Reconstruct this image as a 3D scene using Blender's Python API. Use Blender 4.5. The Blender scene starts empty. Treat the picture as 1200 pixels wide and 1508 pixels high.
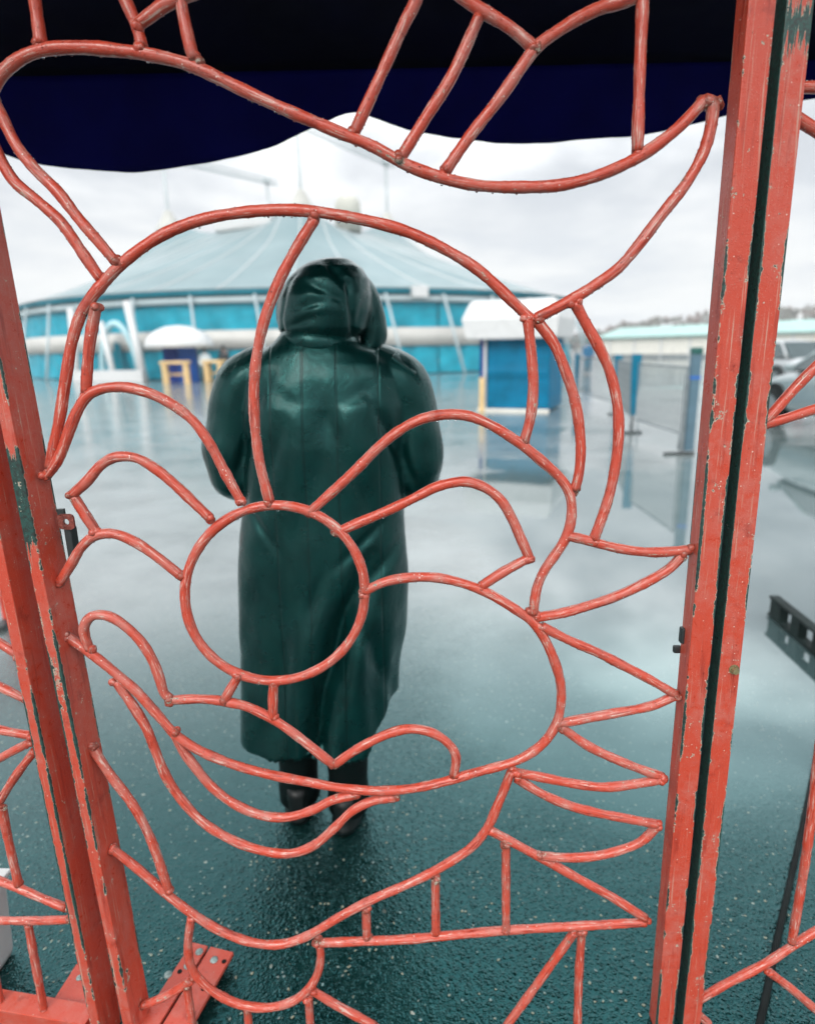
import bpy, bmesh, math, random
import numpy as np
from mathutils import Vector, Matrix, noise
random.seed(7)
rng = np.random.default_rng(7)
scene = bpy.context.scene
COL = scene.collection
R = math.radians

# ------------------------------------------------------------------ camera
pitch, roll, EYE = R(14.4), R(1.2), 1.42
cam_data = bpy.data.cameras.new('camera')
cam = bpy.data.objects.new('camera', cam_data)
COL.objects.link(cam)
fwd = Vector((0, math.cos(pitch), -math.sin(pitch)))
r0, u0 = Vector((1, 0, 0)), Vector((0, math.sin(pitch), math.cos(pitch)))
cr, cu = r0 * math.cos(roll) - u0 * math.sin(roll), r0 * math.sin(roll) + u0 * math.cos(roll)
m = Matrix((cr, cu, -fwd)).transposed().to_4x4()
m.translation = (0, 0, EYE)
cam.matrix_world = m
cam_data.sensor_fit = 'HORIZONTAL'
cam_data.sensor_width = 56
cam_data.lens = 56 * 935 / 1200
cam_data.clip_start, cam_data.clip_end = 0.05, 3000
cam_data.dof.use_dof = True
cam_data.dof.focus_distance = 1.10
cam_data.dof.aperture_fstop = 4.3
cam_data.dof.aperture_blades = 0
scene.camera = cam
scene.render.resolution_x, scene.render.resolution_y = 814, 1024

# ------------------------------------------------------------------ daylight
SUN_EL, SUN_AZ = R(34), R(205)          # behind the camera, a little to the left
world = bpy.data.worlds.new('World')
scene.world = world
world.use_nodes = True
wt = world.node_tree
wt.nodes.clear()

class NT:
    """small helper around a node tree"""
    def __init__(s, tree): s.t = tree
    def n(s, typ, **kw):
        nd = s.t.nodes.new(typ)
        for k, v in kw.items(): setattr(nd, k, v)
        return nd
    def link(s, a, b): s.t.links.new(a, b)
    def put(s, sock, v):
        if isinstance(v, bpy.types.NodeSocket): s.link(v, sock)
        elif v is not None:
            if isinstance(v, (tuple, list)) and len(v) == 3 and sock.type == 'RGBA': v = (*v, 1)
            sock.default_value = v
    def math(s, op, a, b=None, c=None, clamp=False):
        nd = s.n('ShaderNodeMath', operation=op, use_clamp=clamp)
        s.put(nd.inputs[0], a); s.put(nd.inputs[1], b); s.put(nd.inputs[2], c)
        return nd.outputs[0]
    def vmath(s, op, a, b=None):
        nd = s.n('ShaderNodeVectorMath', operation=op)
        s.put(nd.inputs[0], a); s.put(nd.inputs[1], b)
        return nd.outputs[0]
    def noise(s, vec, scale, detail=4, rough=.55, dist=0):
        nd = s.n('ShaderNodeTexNoise')
        s.put(nd.inputs['Vector'], vec)
        nd.inputs['Scale'].default_value = scale; nd.inputs['Detail'].default_value = detail
        nd.inputs['Roughness'].default_value = rough; nd.inputs['Distortion'].default_value = dist
        return nd.outputs['Fac']
    def voro(s, vec, scale, out='Distance', feature='F1'):
        nd = s.n('ShaderNodeTexVoronoi', feature=feature)
        s.put(nd.inputs['Vector'], vec); nd.inputs['Scale'].default_value = scale
        return nd.outputs[out]
    def step(s, v, a, b, lo=0., hi=1.):
        nd = s.n('ShaderNodeMapRange', interpolation_type='SMOOTHSTEP')
        s.put(nd.inputs[0], v)
        for i, x in enumerate((a, b, lo, hi)): s.put(nd.inputs[i + 1], x)
        return nd.outputs[0]
    def mix(s, f, a, b):
        nd = s.n('ShaderNodeMix', data_type='RGBA')
        s.put(nd.inputs[0], f); s.put(nd.inputs[6], a); s.put(nd.inputs[7], b)
        return nd.outputs[2]
    def sep(s, v):
        nd = s.n('ShaderNodeSeparateXYZ'); s.put(nd.inputs[0], v); return nd.outputs
    def comb(s, x, y, z):
        nd = s.n('ShaderNodeCombineXYZ')
        for i, v in enumerate((x, y, z)): s.put(nd.inputs[i], v)
        return nd.outputs[0]
    def coord(s, which='Object'): return s.n('ShaderNodeTexCoord').outputs[which]
    def pos(s): return s.n('ShaderNodeNewGeometry').outputs['Position']
    def bump(s, h, strength, dist, normal=None):
        nd = s.n('ShaderNodeBump')
        s.put(nd.inputs['Height'], h); s.put(nd.inputs['Strength'], strength); s.put(nd.inputs['Distance'], dist)
        if normal is not None: s.link(normal, nd.inputs['Normal'])
        return nd.outputs[0]

w = NT(wt)
sky = w.n('ShaderNodeTexSky', sky_type='NISHITA')
sky.sun_disc = False
sky.sun_elevation, sky.sun_rotation = SUN_EL, SUN_AZ
sky.air_density, sky.dust_density = 1.0, 3.0
gen = w.coord('Generated')
gx, gy, gz = w.sep(gen)[:3]
zc = w.math('MAXIMUM', gz, 0.0)
den = w.math('ADD', zc, 0.16)
cl = w.comb(w.math('DIVIDE', gx, den), w.math('DIVIDE', gy, den), 0.0)
n1 = w.noise(cl, 0.75, 7, .55, .3)
n2 = w.noise(cl, 2.4, 5, .5, .2)
cm = w.math('ADD', w.math('MULTIPLY', n1, .72), w.math('MULTIPLY', n2, .28))
cf = w.step(cm, .38, .62)
ccol = w.mix(cf, (7.4, 7.75, 8.2), (9.5, 9.6, 9.6))
grad = w.math('MULTIPLY_ADD', w.step(zc, .17, .58), 1.25, .80)       # an overcast sky is brighter overhead
grad = w.math('MULTIPLY', grad, w.math('MULTIPLY_ADD', w.math('MULTIPLY', w.math('SUBTRACT', cf, .5), w.step(zc, .13, .40)), 1.0, 1.0))
ccol = w.vmath('MULTIPLY', ccol, w.comb(grad, grad, grad))
skym = w.mix(.93, sky.outputs[0], ccol)
bg = w.n('ShaderNodeBackground')
w.link(skym, bg.inputs[0]); bg.inputs[1].default_value = 0.1
w.link(bg.outputs[0], w.n('ShaderNodeOutputWorld').inputs[0])

sun_d = bpy.data.lights.new('sun', 'SUN')
sun_d.energy, sun_d.angle, sun_d.color = 1.4, R(28), (1, .965, .92)
sun = bpy.data.objects.new('sun', sun_d); COL.objects.link(sun)
sun.rotation_euler = Vector((math.sin(SUN_AZ) * math.cos(SUN_EL), math.cos(SUN_AZ) * math.cos(SUN_EL), math.sin(SUN_EL))).to_track_quat('Z', 'Y').to_euler()
sun.location = (0, 0, 30)

vs = scene.view_settings
vs.view_transform, vs.look, vs.exposure, vs.gamma, vs.use_curve_mapping = 'Standard', 'None', 0.42, 1.0, False
try:
    scene.cycles.use_denoising = True
    scene.cycles.max_bounces = 8
    scene.cycles.sample_clamp_indirect = 6
except Exception: pass

# ------------------------------------------------------------------ object helpers
def smooth(me, on=True):
    me.polygons.foreach_set('use_smooth', [on] * len(me.polygons))
def put(o, parent=None):
    COL.objects.link(o)
    if parent is not None: o.parent = parent
    return o
def obj(name, bm, mat, parent=None, sm=False, mats=None):
    me = bpy.data.meshes.new(name)
    bmesh.ops.recalc_face_normals(bm, faces=bm.faces[:])
    bm.to_mesh(me); bm.free()
    for x in (mats or [mat]): me.materials.append(x)
    smooth(me, sm)
    return put(bpy.data.objects.new(name, me), parent)
def mesh_obj(name, verts, faces, mat, parent=None, sm=False):
    me = bpy.data.meshes.new(name)
    me.from_pydata([tuple(map(float, v)) for v in verts], [], faces)
    me.update(); me.materials.append(mat); smooth(me, sm)
    return put(bpy.data.objects.new(name, me), parent)
def again(name, src, parent, mat=None, M=None):
    o = bpy.data.objects.new(name, src.data)
    if M is not None: o.matrix_local = M
    return put(o, parent)
def tag(o, label=None, cat=None, group=None, kind=None):
    if label: o['label'] = label
    if cat: o['category'] = cat
    if group: o['group'] = group
    if kind: o['kind'] = kind
    return o
def thing(name, label, cat, loc=(0, 0, 0), rz=0, group=None):
    o = bpy.data.objects.new(name, None); o.empty_display_size = .1
    o.location = loc; o.rotation_euler = (0, 0, rz)
    return tag(put(o), label, cat, group)
def copy_tree(o, parent=None):
    c = o.copy(); COL.objects.link(c)
    if parent is not None: c.parent = parent
    for ch in list(o.children): copy_tree(ch, c)
    return c
def add_box(bm, size, M=None, bev=0, loc=None):
    b = bmesh.ops.create_cube(bm, size=1)
    vs_ = b['verts']
    bmesh.ops.scale(bm, vec=Vector(size), verts=vs_)
    if bev:
        es = list({e for v in vs_ for e in v.link_edges})
        r = bmesh.ops.bevel(bm, geom=es, offset=bev, segments=2, affect='EDGES', profile=.6)
        vs_ = list({v for f in r['faces'] for v in f.verts} | {v for v in vs_ if v.is_valid})
    if loc is not None: M = Matrix.Translation(loc) @ (M or Matrix())
    if M is not None: bmesh.ops.transform(bm, matrix=M, verts=vs_)
    return vs_
def frames(pts):
    pts = np.asarray(pts, float)
    t = np.gradient(pts, axis=0); t /= np.linalg.norm(t, axis=1)[:, None] + 1e-12
    ref = np.array([0, 0, 1.]) if abs(t[0][2]) < .9 else np.array([0, 1., 0])
    a = np.cross(t[0], ref); a /= np.linalg.norm(a)
    A = [a]
    for i in range(1, len(pts)):
        a = A[-1] - t[i] * np.dot(A[-1], t[i]); a /= np.linalg.norm(a) + 1e-12; A.append(a)
    A = np.array(A); return pts, t, A, np.cross(t, A)
def add_tube(bm, pts, rad, sides=10, caps=True):
    P, t, A, B = frames(pts)
    rad = np.broadcast_to(np.asarray(rad, float), (len(P),))
    rings = []
    for i in range(len(P)):
        rings.append([bm.verts.new(P[i] + rad[i] * (math.cos(k * 2 * math.pi / sides) * A[i] + math.sin(k * 2 * math.pi / sides) * B[i])) for k in range(sides)])
    for i in range(len(P) - 1):
        for k in range(sides):
            bm.faces.new((rings[i][k], rings[i][(k + 1) % sides], rings[i + 1][(k + 1) % sides], rings[i + 1][k]))
    if caps:
        bm.faces.new(rings[0][::-1]); bm.faces.new(rings[-1])
    return rings
def add_loft(bm, secs, sides=24, caps=True, expo=2.0):
    """secs: (cx, cy, z, a, b)"""
    rings = []
    for cx, cy, z, a, b in secs:
        ring = []
        for k in range(sides):
            th = 2 * math.pi * k / sides
            c, s_ = math.cos(th), math.sin(th)
            ring.append(bm.verts.new((cx + a * math.copysign(abs(c) ** (2 / expo), c), cy + b * math.copysign(abs(s_) ** (2 / expo), s_), z)))
        rings.append(ring)
    for i in range(len(rings) - 1):
        for k in range(sides):
            bm.faces.new((rings[i][k], rings[i][(k + 1) % sides], rings[i + 1][(k + 1) % sides], rings[i + 1][k]))
    if caps:
        bm.faces.new(rings[0][::-1]); bm.faces.new(rings[-1])
def spline(pts, step):
    """Catmull-Rom through pts, resampled evenly"""
    P = np.asarray(pts, float)
    if len(P) == 2:
        n = max(2, int(np.linalg.norm(P[1] - P[0]) / step) + 1)
        return P[0] + (P[1] - P[0]) * np.linspace(0, 1, n)[:, None]
    Q = np.vstack([2 * P[0] - P[1], P, 2 * P[-1] - P[-2]])
    out = []
    for i in range(1, len(Q) - 2):
        p0, p1, p2, p3 = Q[i - 1:i + 3]
        # centripetal parametrisation
        t0 = 0; t1 = t0 + max(np.linalg.norm(p1 - p0), 1e-6) ** .5; t2 = t1 + max(np.linalg.norm(p2 - p1), 1e-6) ** .5; t3 = t2 + max(np.linalg.norm(p3 - p2), 1e-6) ** .5
        t = np.linspace(t1, t2, 9)[:-1][:, None]
        a1 = (t1 - t) / (t1 - t0) * p0 + (t - t0) / (t1 - t0) * p1
        a2 = (t2 - t) / (t2 - t1) * p1 + (t - t1) / (t2 - t1) * p2
        a3 = (t3 - t) / (t3 - t2) * p2 + (t - t2) / (t3 - t2) * p3
        b1 = (t2 - t) / (t2 - t0) * a1 + (t - t0) / (t2 - t0) * a2
        b2 = (t3 - t) / (t3 - t1) * a2 + (t - t1) / (t3 - t1) * a3
        out.append((t2 - t) / (t2 - t1) * b1 + (t - t1) / (t2 - t1) * b2)
    S = np.vstack(out + [P[-1:]])
    d = np.r_[0, np.cumsum(np.linalg.norm(np.diff(S, axis=0), axis=1))]
    n = max(3, int(d[-1] / step) + 1)
    s = np.linspace(0, d[-1], n)
    return np.stack([np.interp(s, d, S[:, k]) for k in range(S.shape[1])], 1)

# ------------------------------------------------------------------ materials
def mat(name):
    x = bpy.data.materials.new(name); x.use_nodes = True
    t = x.node_tree; t.nodes.clear(); k = NT(t)
    p = k.n('ShaderNodeBsdfPrincipled'); o = k.n('ShaderNodeOutputMaterial')
    k.link(p.outputs[0], o.inputs[0])
    return x, k, p
def simple(name, col, rough=.5, var=.12, scale=6, metal=0, bump=0, bscale=60, coat=0, spec=.5):
    x, k, p = mat(name)
    c = k.coord('Object')
    f = k.noise(c, scale, 5, .6)
    lo = tuple(v * (1 - var) for v in col); hi = tuple(min(1, v * (1 + var)) for v in col)
    k.put(p.inputs['Base Color'], k.mix(k.step(f, .3, .7), lo, hi))
    k.put(p.inputs['Roughness'], k.step(k.noise(c, scale * 3, 4), .2, .8, max(.03, rough - .1), min(1, rough + .1)))
    p.inputs['Metallic'].default_value = metal
    p.inputs['Specular IOR Level'].default_value = spec
    p.inputs['Coat Weight'].default_value = coat
    if bump: k.link(k.bump(k.noise(c, bscale, 5), bump, .01), p.inputs['Normal'])
    return x

RED, PINK, DEEP = (.48, .055, .028), (.46, .135, .105), (.25, .022, .013)
GREEN, CREAM, BARE = (.018, .066, .055), (.46, .42, .33), (.02, .028, .025)
def paint(name, half=None, patches=(), wear=.5, seed=0.0, edge=1.0, rod=False, dark_side=False):
    """old red gloss paint over dark green, chipped to cream filler at the rims; half = half width of a square post"""
    x, k, p = mat(name)
    c0 = k.coord('Object')
    c = k.vmath('ADD', c0, (seed, seed * 1.7, seed * .6))
    big = k.noise(c, 7, 5, .6)
    mid = k.noise(c, 38, 6, .65, .4)
    fine = k.noise(c, 150, 6, .7)
    grain = k.noise(c, 420, 4, .7)
    col = k.mix(k.step(big, .38, .62, 0, 1 if rod else .6), RED, k.mix(k.step(mid, .35, .65), RED, PINK))
    col = k.mix(k.step(k.noise(k.vmath('ADD', c, (3, 1, 2)), 13, 6, .65), .56, .72, 0, .75 if rod else .45), col, PINK)
    col = k.mix(k.step(k.noise(k.vmath('ADD', c, (1, 5, 2)), 22, 6, .65), .58, .72, 0, .6), col, DEEP)
    col = k.mix(k.step(grain, .58, .72, 0, .35), col, CREAM)              # dusty chalking
    # chips
    h = k.math('ADD', k.math('MULTIPLY', mid, .55), k.math('MULTIPLY', fine, .45))
    if rod:
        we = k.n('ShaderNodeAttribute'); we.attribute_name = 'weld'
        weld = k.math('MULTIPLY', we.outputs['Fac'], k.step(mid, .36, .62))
        # streaks that follow each rod: attribute = (length along, cos, sin)
        at = k.n('ShaderNodeAttribute'); at.attribute_name = 'rodco'
        rl, rc_, rs = k.sep(at.outputs['Vector'])[:3]
        rv = k.vmath('ADD', k.comb(k.math('MULTIPLY', rl, 14), k.math('MULTIPLY', rc_, 1.5), k.math('MULTIPLY', rs, 1.5)), (seed, 0, 0))
        s1 = k.noise(rv, 1.6, 6, .7, .5)
        worn = k.step(s1, .53, .64)
        col = k.mix(k.math('MULTIPLY', worn, .9), col, k.mix(k.step(mid, .4, .6), (.56, .25, .205), (.60, .42, .36)))
        s2 = k.noise(k.vmath('ADD', rv, (7, 3, 1)), 2.6, 7, .75, .6)
        col = k.mix(k.step(s2, .64, .69, 0, .55), col, (.56, .44, .37))
        col = k.mix(k.step(k.noise(k.vmath('ADD', rv, (2, 9, 4)), 1.1, 6, .7), .55, .66, 0, .9), col, DEEP)
        sp = k.n('ShaderNodeTexVoronoi'); k.put(sp.inputs['Vector'], c); sp.inputs['Scale'].default_value = 210
        glints = k.math('MULTIPLY', k.step(k.math('ADD', k.sep(sp.outputs['Color'])[0], k.math('MULTIPLY', k.math('SUBTRACT', big, .5), .9)), .93, .96), k.step(sp.outputs['Distance'], .14, .30, 1, 0))
        col = k.mix(glints, col, (.66, .56, .50))  # pale dots painted in as highlights of the water drops
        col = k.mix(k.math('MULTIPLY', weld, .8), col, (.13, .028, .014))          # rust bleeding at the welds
        h = k.math('ADD', h, k.math('MULTIPLY', weld, .05))
        h = k.math('ADD', h, k.step(k.noise(k.vmath('ADD', rv, (11, 2, 6)), .55, 4, .6), .60, .72, 0, .10))
    if half:
        hx, hy = half if isinstance(half, tuple) else (half, half)
        sx, sy, sz = k.sep(c0)[:3]
        wz = k.math('MULTIPLY', k.math('SUBTRACT', k.noise(c, 60, 5, .7), .5), .006)
        ax = k.math('SUBTRACT', k.math('ABSOLUTE', sx), hx - .007); ay = k.math('SUBTRACT', k.math('ABSOLUTE', sy), hy - .007)
        e = k.math('MULTIPLY', k.math('ADD', k.math('MINIMUM', ax, ay), wz), 140)
        along = k.comb(k.math('MULTIPLY', sx, .5), k.math('MULTIPLY', sy, .5), sz)
        run = k.noise(k.vmath('ADD', along, (seed, 0, seed)), 4.5, 5, .6)
        h = k.math('ADD', h, k.math('MULTIPLY', k.step(e, .1, 1.0), k.step(run, .42, .62, .0, .32 * edge)))
        h = k.math('ADD', h, k.step(k.noise(k.vmath('ADD', k.comb(sx, sy, k.math('MULTIPLY', sz, .45)), (seed, 2, seed)), 26, 5, .65, .5), .60, .74, 0, .11))
        # streaks running down
        st = k.noise(k.comb(k.math('MULTIPLY', sx, 90), k.math('MULTIPLY', sy, 90), k.math('MULTIPLY', sz, 2.2)), 3, 4, .6)
        col = k.mix(k.step(st, .58, .72, 0, .5), col, CREAM)
        col = k.mix(k.step(k.noise(k.comb(k.math('MULTIPLY', sx, 40), k.math('MULTIPLY', sy, 40), k.math('MULTIPLY', sz, 3)), 1.3, 5, .65), .54, .70, 0, .75), col, DEEP)
        front = k.step(sy, -hy + .0006, -hy + .002, 1, .15)
        for z0, z1, amt in patches:
            zz = k.math('ADD', sz, k.math('MULTIPLY', k.math('SUBTRACT', mid, .5), .02))
            zz = k.math('ADD', zz, k.math('MULTIPLY', k.math('SUBTRACT', st, .5), .10)); m_ = k.math('MULTIPLY', k.step(zz, z0 - .012, z0 + .012), k.math('MULTIPLY', front, k.step(zz, z1 - .012, z1 + .012, 1, 0)))
            h = k.math('ADD', h, k.math('MULTIPLY', m_, amt))
        if dark_side:                                   # the face in the gap was never painted over
            h = k.math('ADD', h, k.step(sx, -hx + .0006, -hx + .002, .5, 0))
        sp = k.n('ShaderNodeTexVoronoi'); k.put(sp.inputs['Vector'], c); sp.inputs['Scale'].default_value = 150
        glints = k.math('MULTIPLY', k.step(k.math('ADD', k.sep(sp.outputs['Color'])[0], k.math('MULTIPLY', k.math('SUBTRACT', mid, .5), .8)), .93, .95), k.step(sp.outputs['Distance'], .10, .24, 1, 0))
        col = k.mix(glints, col, (.64, .50, .43))  # the same painted drop highlights, on the posts
    thr = .69 - .06 * wear
    rim = k.step(h, thr - .045, thr - .012)
    hole = k.step(h, thr, thr + .012)
    col = k.mix(rim, col, CREAM)
    col = k.mix(hole, col, k.mix(k.step(fine, .45, .6), GREEN, BARE))
    k.put(p.inputs['Base Color'], col)
    k.put(p.inputs['Roughness'], k.step(mid, .3, .7, .26, .5))
    p.inputs['Specular IOR Level'].default_value = .4
    p.inputs['Coat Weight'].default_value = .18; p.inputs['Coat Roughness'].default_value = .14
    bub = k.step(k.voro(c, 230), .0, .35, 1, 0)
    hh = k.math('ADD', k.math('MULTIPLY', fine, .5), k.math('MULTIPLY', bub, .35))
    hh = k.math('SUBTRACT', hh, k.math('MULTIPLY', rim, .9))
    hh = k.math('ADD', hh, k.math('MULTIPLY', mid, .6))
    k.link(k.bump(hh, .55, .0016), p.inputs['Normal'])
    return x

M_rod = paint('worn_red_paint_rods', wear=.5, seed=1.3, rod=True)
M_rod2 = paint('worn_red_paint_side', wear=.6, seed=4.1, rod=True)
M_rail = paint('worn_red_paint_rail', wear=.5, seed=6.1)

def asphalt():
    x, k, p = mat('wet_asphalt')
    P = k.pos()
    px, py, pz = k.sep(P)[:3]
    warp = k.noise(P, .55, 5, .62, .3)
    warp2 = k.noise(P, 2.2, 5, .6)
    wob = k.math('ADD', k.math('MULTIPLY', k.math('SUBTRACT', warp, .5), 2.0), k.math('MULTIPLY', k.math('SUBTRACT', warp2, .5), .55))
    side = k.math('SUBTRACT', px, k.math('MULTIPLY_ADD', py, .02, .12))
    near = k.math('MULTIPLY', k.math('ADD', k.math('SUBTRACT', py, 1.80), k.math('MULTIPLY', k.math('MINIMUM', k.math('MAXIMUM', px, 0.0), 1.5), .38)), .9)
    reg = k.math('ADD', k.math('MINIMUM', side, near), wob)
    pud = k.step(reg, -.15, .60)                                        # the big standing puddle on the right
    far = k.step(k.noise(k.comb(k.math('MULTIPLY', px, .12), k.math('MULTIPLY', py, .26), 0.0), 1.0, 5, .6), .53, .60)
    far = k.math('MULTIPLY', far, k.math('MULTIPLY', k.step(py, 4.5, 7.5), k.step(k.math('MULTIPLY_ADD', py, -.06, px), -.6, .6)))
    rag = k.step(k.noise(k.comb(k.math('MULTIPLY', px, .55), k.math('MULTIPLY', py, .9), 3.0), 1.0, 5, .6), .46, .52)
    pud = k.math('MULTIPLY', pud, k.step(k.math('ADD', k.math('ADD', py, k.math('MULTIPLY', px, -.25)), k.math('MULTIPLY', k.math('SUBTRACT', rag, .5), 3.2)), 7.4, 8.6, 1, 0))
    pud = k.math('MAXIMUM', pud, far)
    dist = k.math('SQRT', k.math('ADD', k.math('MULTIPLY', px, px), k.math('MULTIPLY', py, py)))
    # aggregate
    wv = k.vmath('ADD', P, k.comb(k.math('MULTIPLY', k.noise(P, 60, 2), .012), k.math('MULTIPLY', k.noise(k.vmath('ADD', P, (5, 5, 5)), 60, 2), .012), 0.0))
    v1 = k.voro(wv, 95); v2 = k.voro(wv, 210)
    cellc = k.n('ShaderNodeTexVoronoi'); k.put(cellc.inputs['Vector'], wv); cellc.inputs['Scale'].default_value = 95
    cs = k.sep(cellc.outputs['Color'])
    cell2 = k.n('ShaderNodeTexVoronoi'); k.put(cell2.inputs['Vector'], wv); cell2.inputs['Scale'].default_value = 34
    c2 = k.sep(cell2.outputs['Color'])
    base = k.mix(k.step(k.noise(P, 3.2, 6, .65), .3, .7), (.0012, .010, .0095), (.0035, .019, .018))
    base = k.mix(k.step(cs[0], .3, 1.0, 0, .65), base, (.009, .030, .028))
    st = k.math('MULTIPLY', k.step(cs[1], .90, .92), k.step(v1, .22, .40, 1, 0))
    base = k.mix(st, base, k.mix(cs[2], (.17, .20, .19), (.26, .24, .17)))
    st2 = k.math('MULTIPLY', k.step(c2[1], .965, .97), k.step(cell2.outputs['Distance'], .12, .2, 1, 0))
    base = k.mix(st2, base, (.27, .27, .23))
    sky_pale = k.step(k.noise(P, 1.1, 6, .6), .3, .66, .45, .8)
    base = k.mix(k.math('MULTIPLY', sky_pale, k.step(py, 1.7, 4.5)), base, (.25, .285, .285))  # grazing sky reflection painted into the base colour, paler with distance
    base = k.mix(k.math('MULTIPLY', pud, .55), base, (.045, .090, .095))   # cloudy water over the asphalt
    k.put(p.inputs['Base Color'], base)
    rgh = k.step(k.noise(P, 1.7, 5, .6), .3, .7, .07, .19)
    rgh = k.math('ADD', k.math('MULTIPLY', rgh, k.math('SUBTRACT', 1.0, pud)), k.math('MULTIPLY', pud, .035))
    k.put(p.inputs['Roughness'], rgh)
    k.put(p.inputs['IOR'], k.math('MULTIPLY_ADD', pud, k.step(dist, 1.8, 4.6, .05, .9), k.step(dist, 1.3, 4.5, 1.60, 2.45)))
    k.put(p.inputs['Specular Tint'], k.mix(k.step(k.math('ADD', dist, k.math('MULTIPLY', pud, .3)), 1.2, 4.2), (.20, .94, 1.0), (.97, 1.0, 1.0)))
    hgt = k.math('ADD', k.math('MULTIPLY', k.step(v1, .0, .6, 1, 0), 1.0), k.math('MULTIPLY', k.step(v2, 0, .6, 1, 0), .45))
    hgt = k.math('ADD', hgt, k.math('MULTIPLY', k.noise(P, 28, 5, .6), 1.6))
    dry = k.math('SUBTRACT', 1.0, pud)
    fade = k.step(dist, 1.4, 5.5, 1.0, .12)
    rip = k.bump(k.noise(P, 9, 3), k.math('MULTIPLY', pud, .04), .004)
    k.link(k.bump(hgt, k.math('MULTIPLY', k.math('MULTIPLY', dry, fade), .5), .0030, rip), p.inputs['Normal'])
    return x

# ------------------------------------------------------------------ ground
def build_ground():
    bm = bmesh.new()
    s = 520
    for a, b, c_, d in ((-s, s, -60, 600),):
        bm.faces.new([bm.verts.new(v) for v in ((a, c_, 0), (b, c_, 0), (b, d, 0), (a, d, 0))])
    tag(obj('ground', bm, asphalt()), 'wet grey green asphalt yard with mirror puddles', 'ground', kind='structure')
build_ground()

# ------------------------------------------------------------------ hills, wood, far buildings
def build_hills():
    bm = bmesh.new()
    xs = np.linspace(-60, 420, 97)
    prof = lambda x: 2.5 + 15 * (1 / (1 + math.exp(-(x - 118) / 26))) + 2.2 * noise.noise((x * .018, 3, 0)) + .9 * noise.noise((x * .06, 8, 0))
    rows = []
    for j, (yy, f) in enumerate(((250, 0), (285, .42), (330, .8), (380, 1.0), (460, .9), (560, .2))):
        rows.append([bm.verts.new((x * (1 + j * .05), yy, -.6 + f * prof(x))) for x in xs])
    for j in range(5):
        for i in range(len(xs) - 1):
            bm.faces.new((rows[j][i], rows[j][i + 1], rows[j + 1][i + 1], rows[j + 1][i]))
    tag(obj('hill', bm, simple('hill_scrub', (.085, .085, .06), .9, .4, .05), None, True), kind='structure')
    # bare autumn wood on the hill: small clumps and twigs, one mass
    bm = bmesh.new()
    M1 = simple('woodland_olive', (.075, .075, .048), .9, .45, .2)
    M2 = simple('woodland_brown', (.13, .088, .07), .9, .4, .2)
    for i in range(620):
        x = rng.uniform(50, 400); yy = rng.uniform(252, 380)
        f = np.interp(yy, (250, 285, 330, 380), (0, .42, .8, 1))
        z = -.6 + f * prof(x)
        hgt = rng.uniform(1.6, 4.2) * (1 if x > 110 else .75)
        mi = 1 if rng.random() < .35 else 0
        for q in range(7):
            o = Vector((x + rng.normal(0, 1.5), yy + rng.normal(0, 1.5), z + hgt * rng.uniform(.25, 1)))
            s = rng.uniform(.5, 1.25)
            r_ = bmesh.ops.create_icosphere(bm, subdivisions=1, radius=s, matrix=Matrix.Translation(o) @ Matrix.Rotation(rng.uniform(0, 6), 4, 'Z') @ Matrix.Diagonal((1, 1, rng.uniform(.6, 1.2), 1)))
            for v in r_['verts']: v.co += Vector(rng.normal(0, .22 * s, 3))
            for fc in {f_ for v in r_['verts'] for f_ in v.link_faces}: fc.material_index = mi
    tag(obj('far_woods', bm, None, mats=[M1, M2]), 'hazy olive and brown woods along the far hill', 'woods', kind='stuff')
build_hills()

M_white = simple('white_pvc', (.54, .55, .55), .45, .05)
M_offwhite = simple('offwhite_plaster', (.66, .64, .58), .7, .08, 2)
M_cream = simple('cream_render', (.46, .46, .41), .8, .1, .5)
M_steel = simple('galvanised_steel', (.22, .25, .26), .45, .15, 8, .5)
M_dark = simple('dark_metal', (.02, .026, .027), .45, .3, 10)
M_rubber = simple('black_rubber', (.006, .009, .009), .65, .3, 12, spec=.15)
M_navy = simple('navy_fabric_booth', (.003, .025, .17), .6, .2, 3, spec=.15)
M_blue = simple('blue_tarpaulin', (.0006, .125, .235), .5, .2, 2.2, bump=.3, bscale=3, spec=.1)
M_bluepost = simple('blue_enamel', (.002, .12, .20), .4, .15, 4, spec=.2)
M_teal = simple('teal_tent_pvc', (.008, .255, .345), .45, .3, .55, bump=.35, bscale=1.3, spec=.25)
M_teal_dk = simple('dark_teal_tent_pvc', (.006, .17, .23), .45, .2, .5, spec=.2)
M_roof = simple('pale_blue_tent_roof', (.155, .225, .24), .5, .1, .12, bump=.3, bscale=.35, spec=.3)
M_pine = simple('yellow_pine', (.62, .43, .20), .6, .15, 5)
M_mint = simple('mint_green_sheet_roof', (.26, .43, .40), .45, .06, .4)
M_red = simple('plain_red_paint', (.55, .06, .035), .4, .2, 12)
M_dkgreen = simple('dark_green_plastic', (.012, .085, .075), .4, .15, 8)

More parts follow.
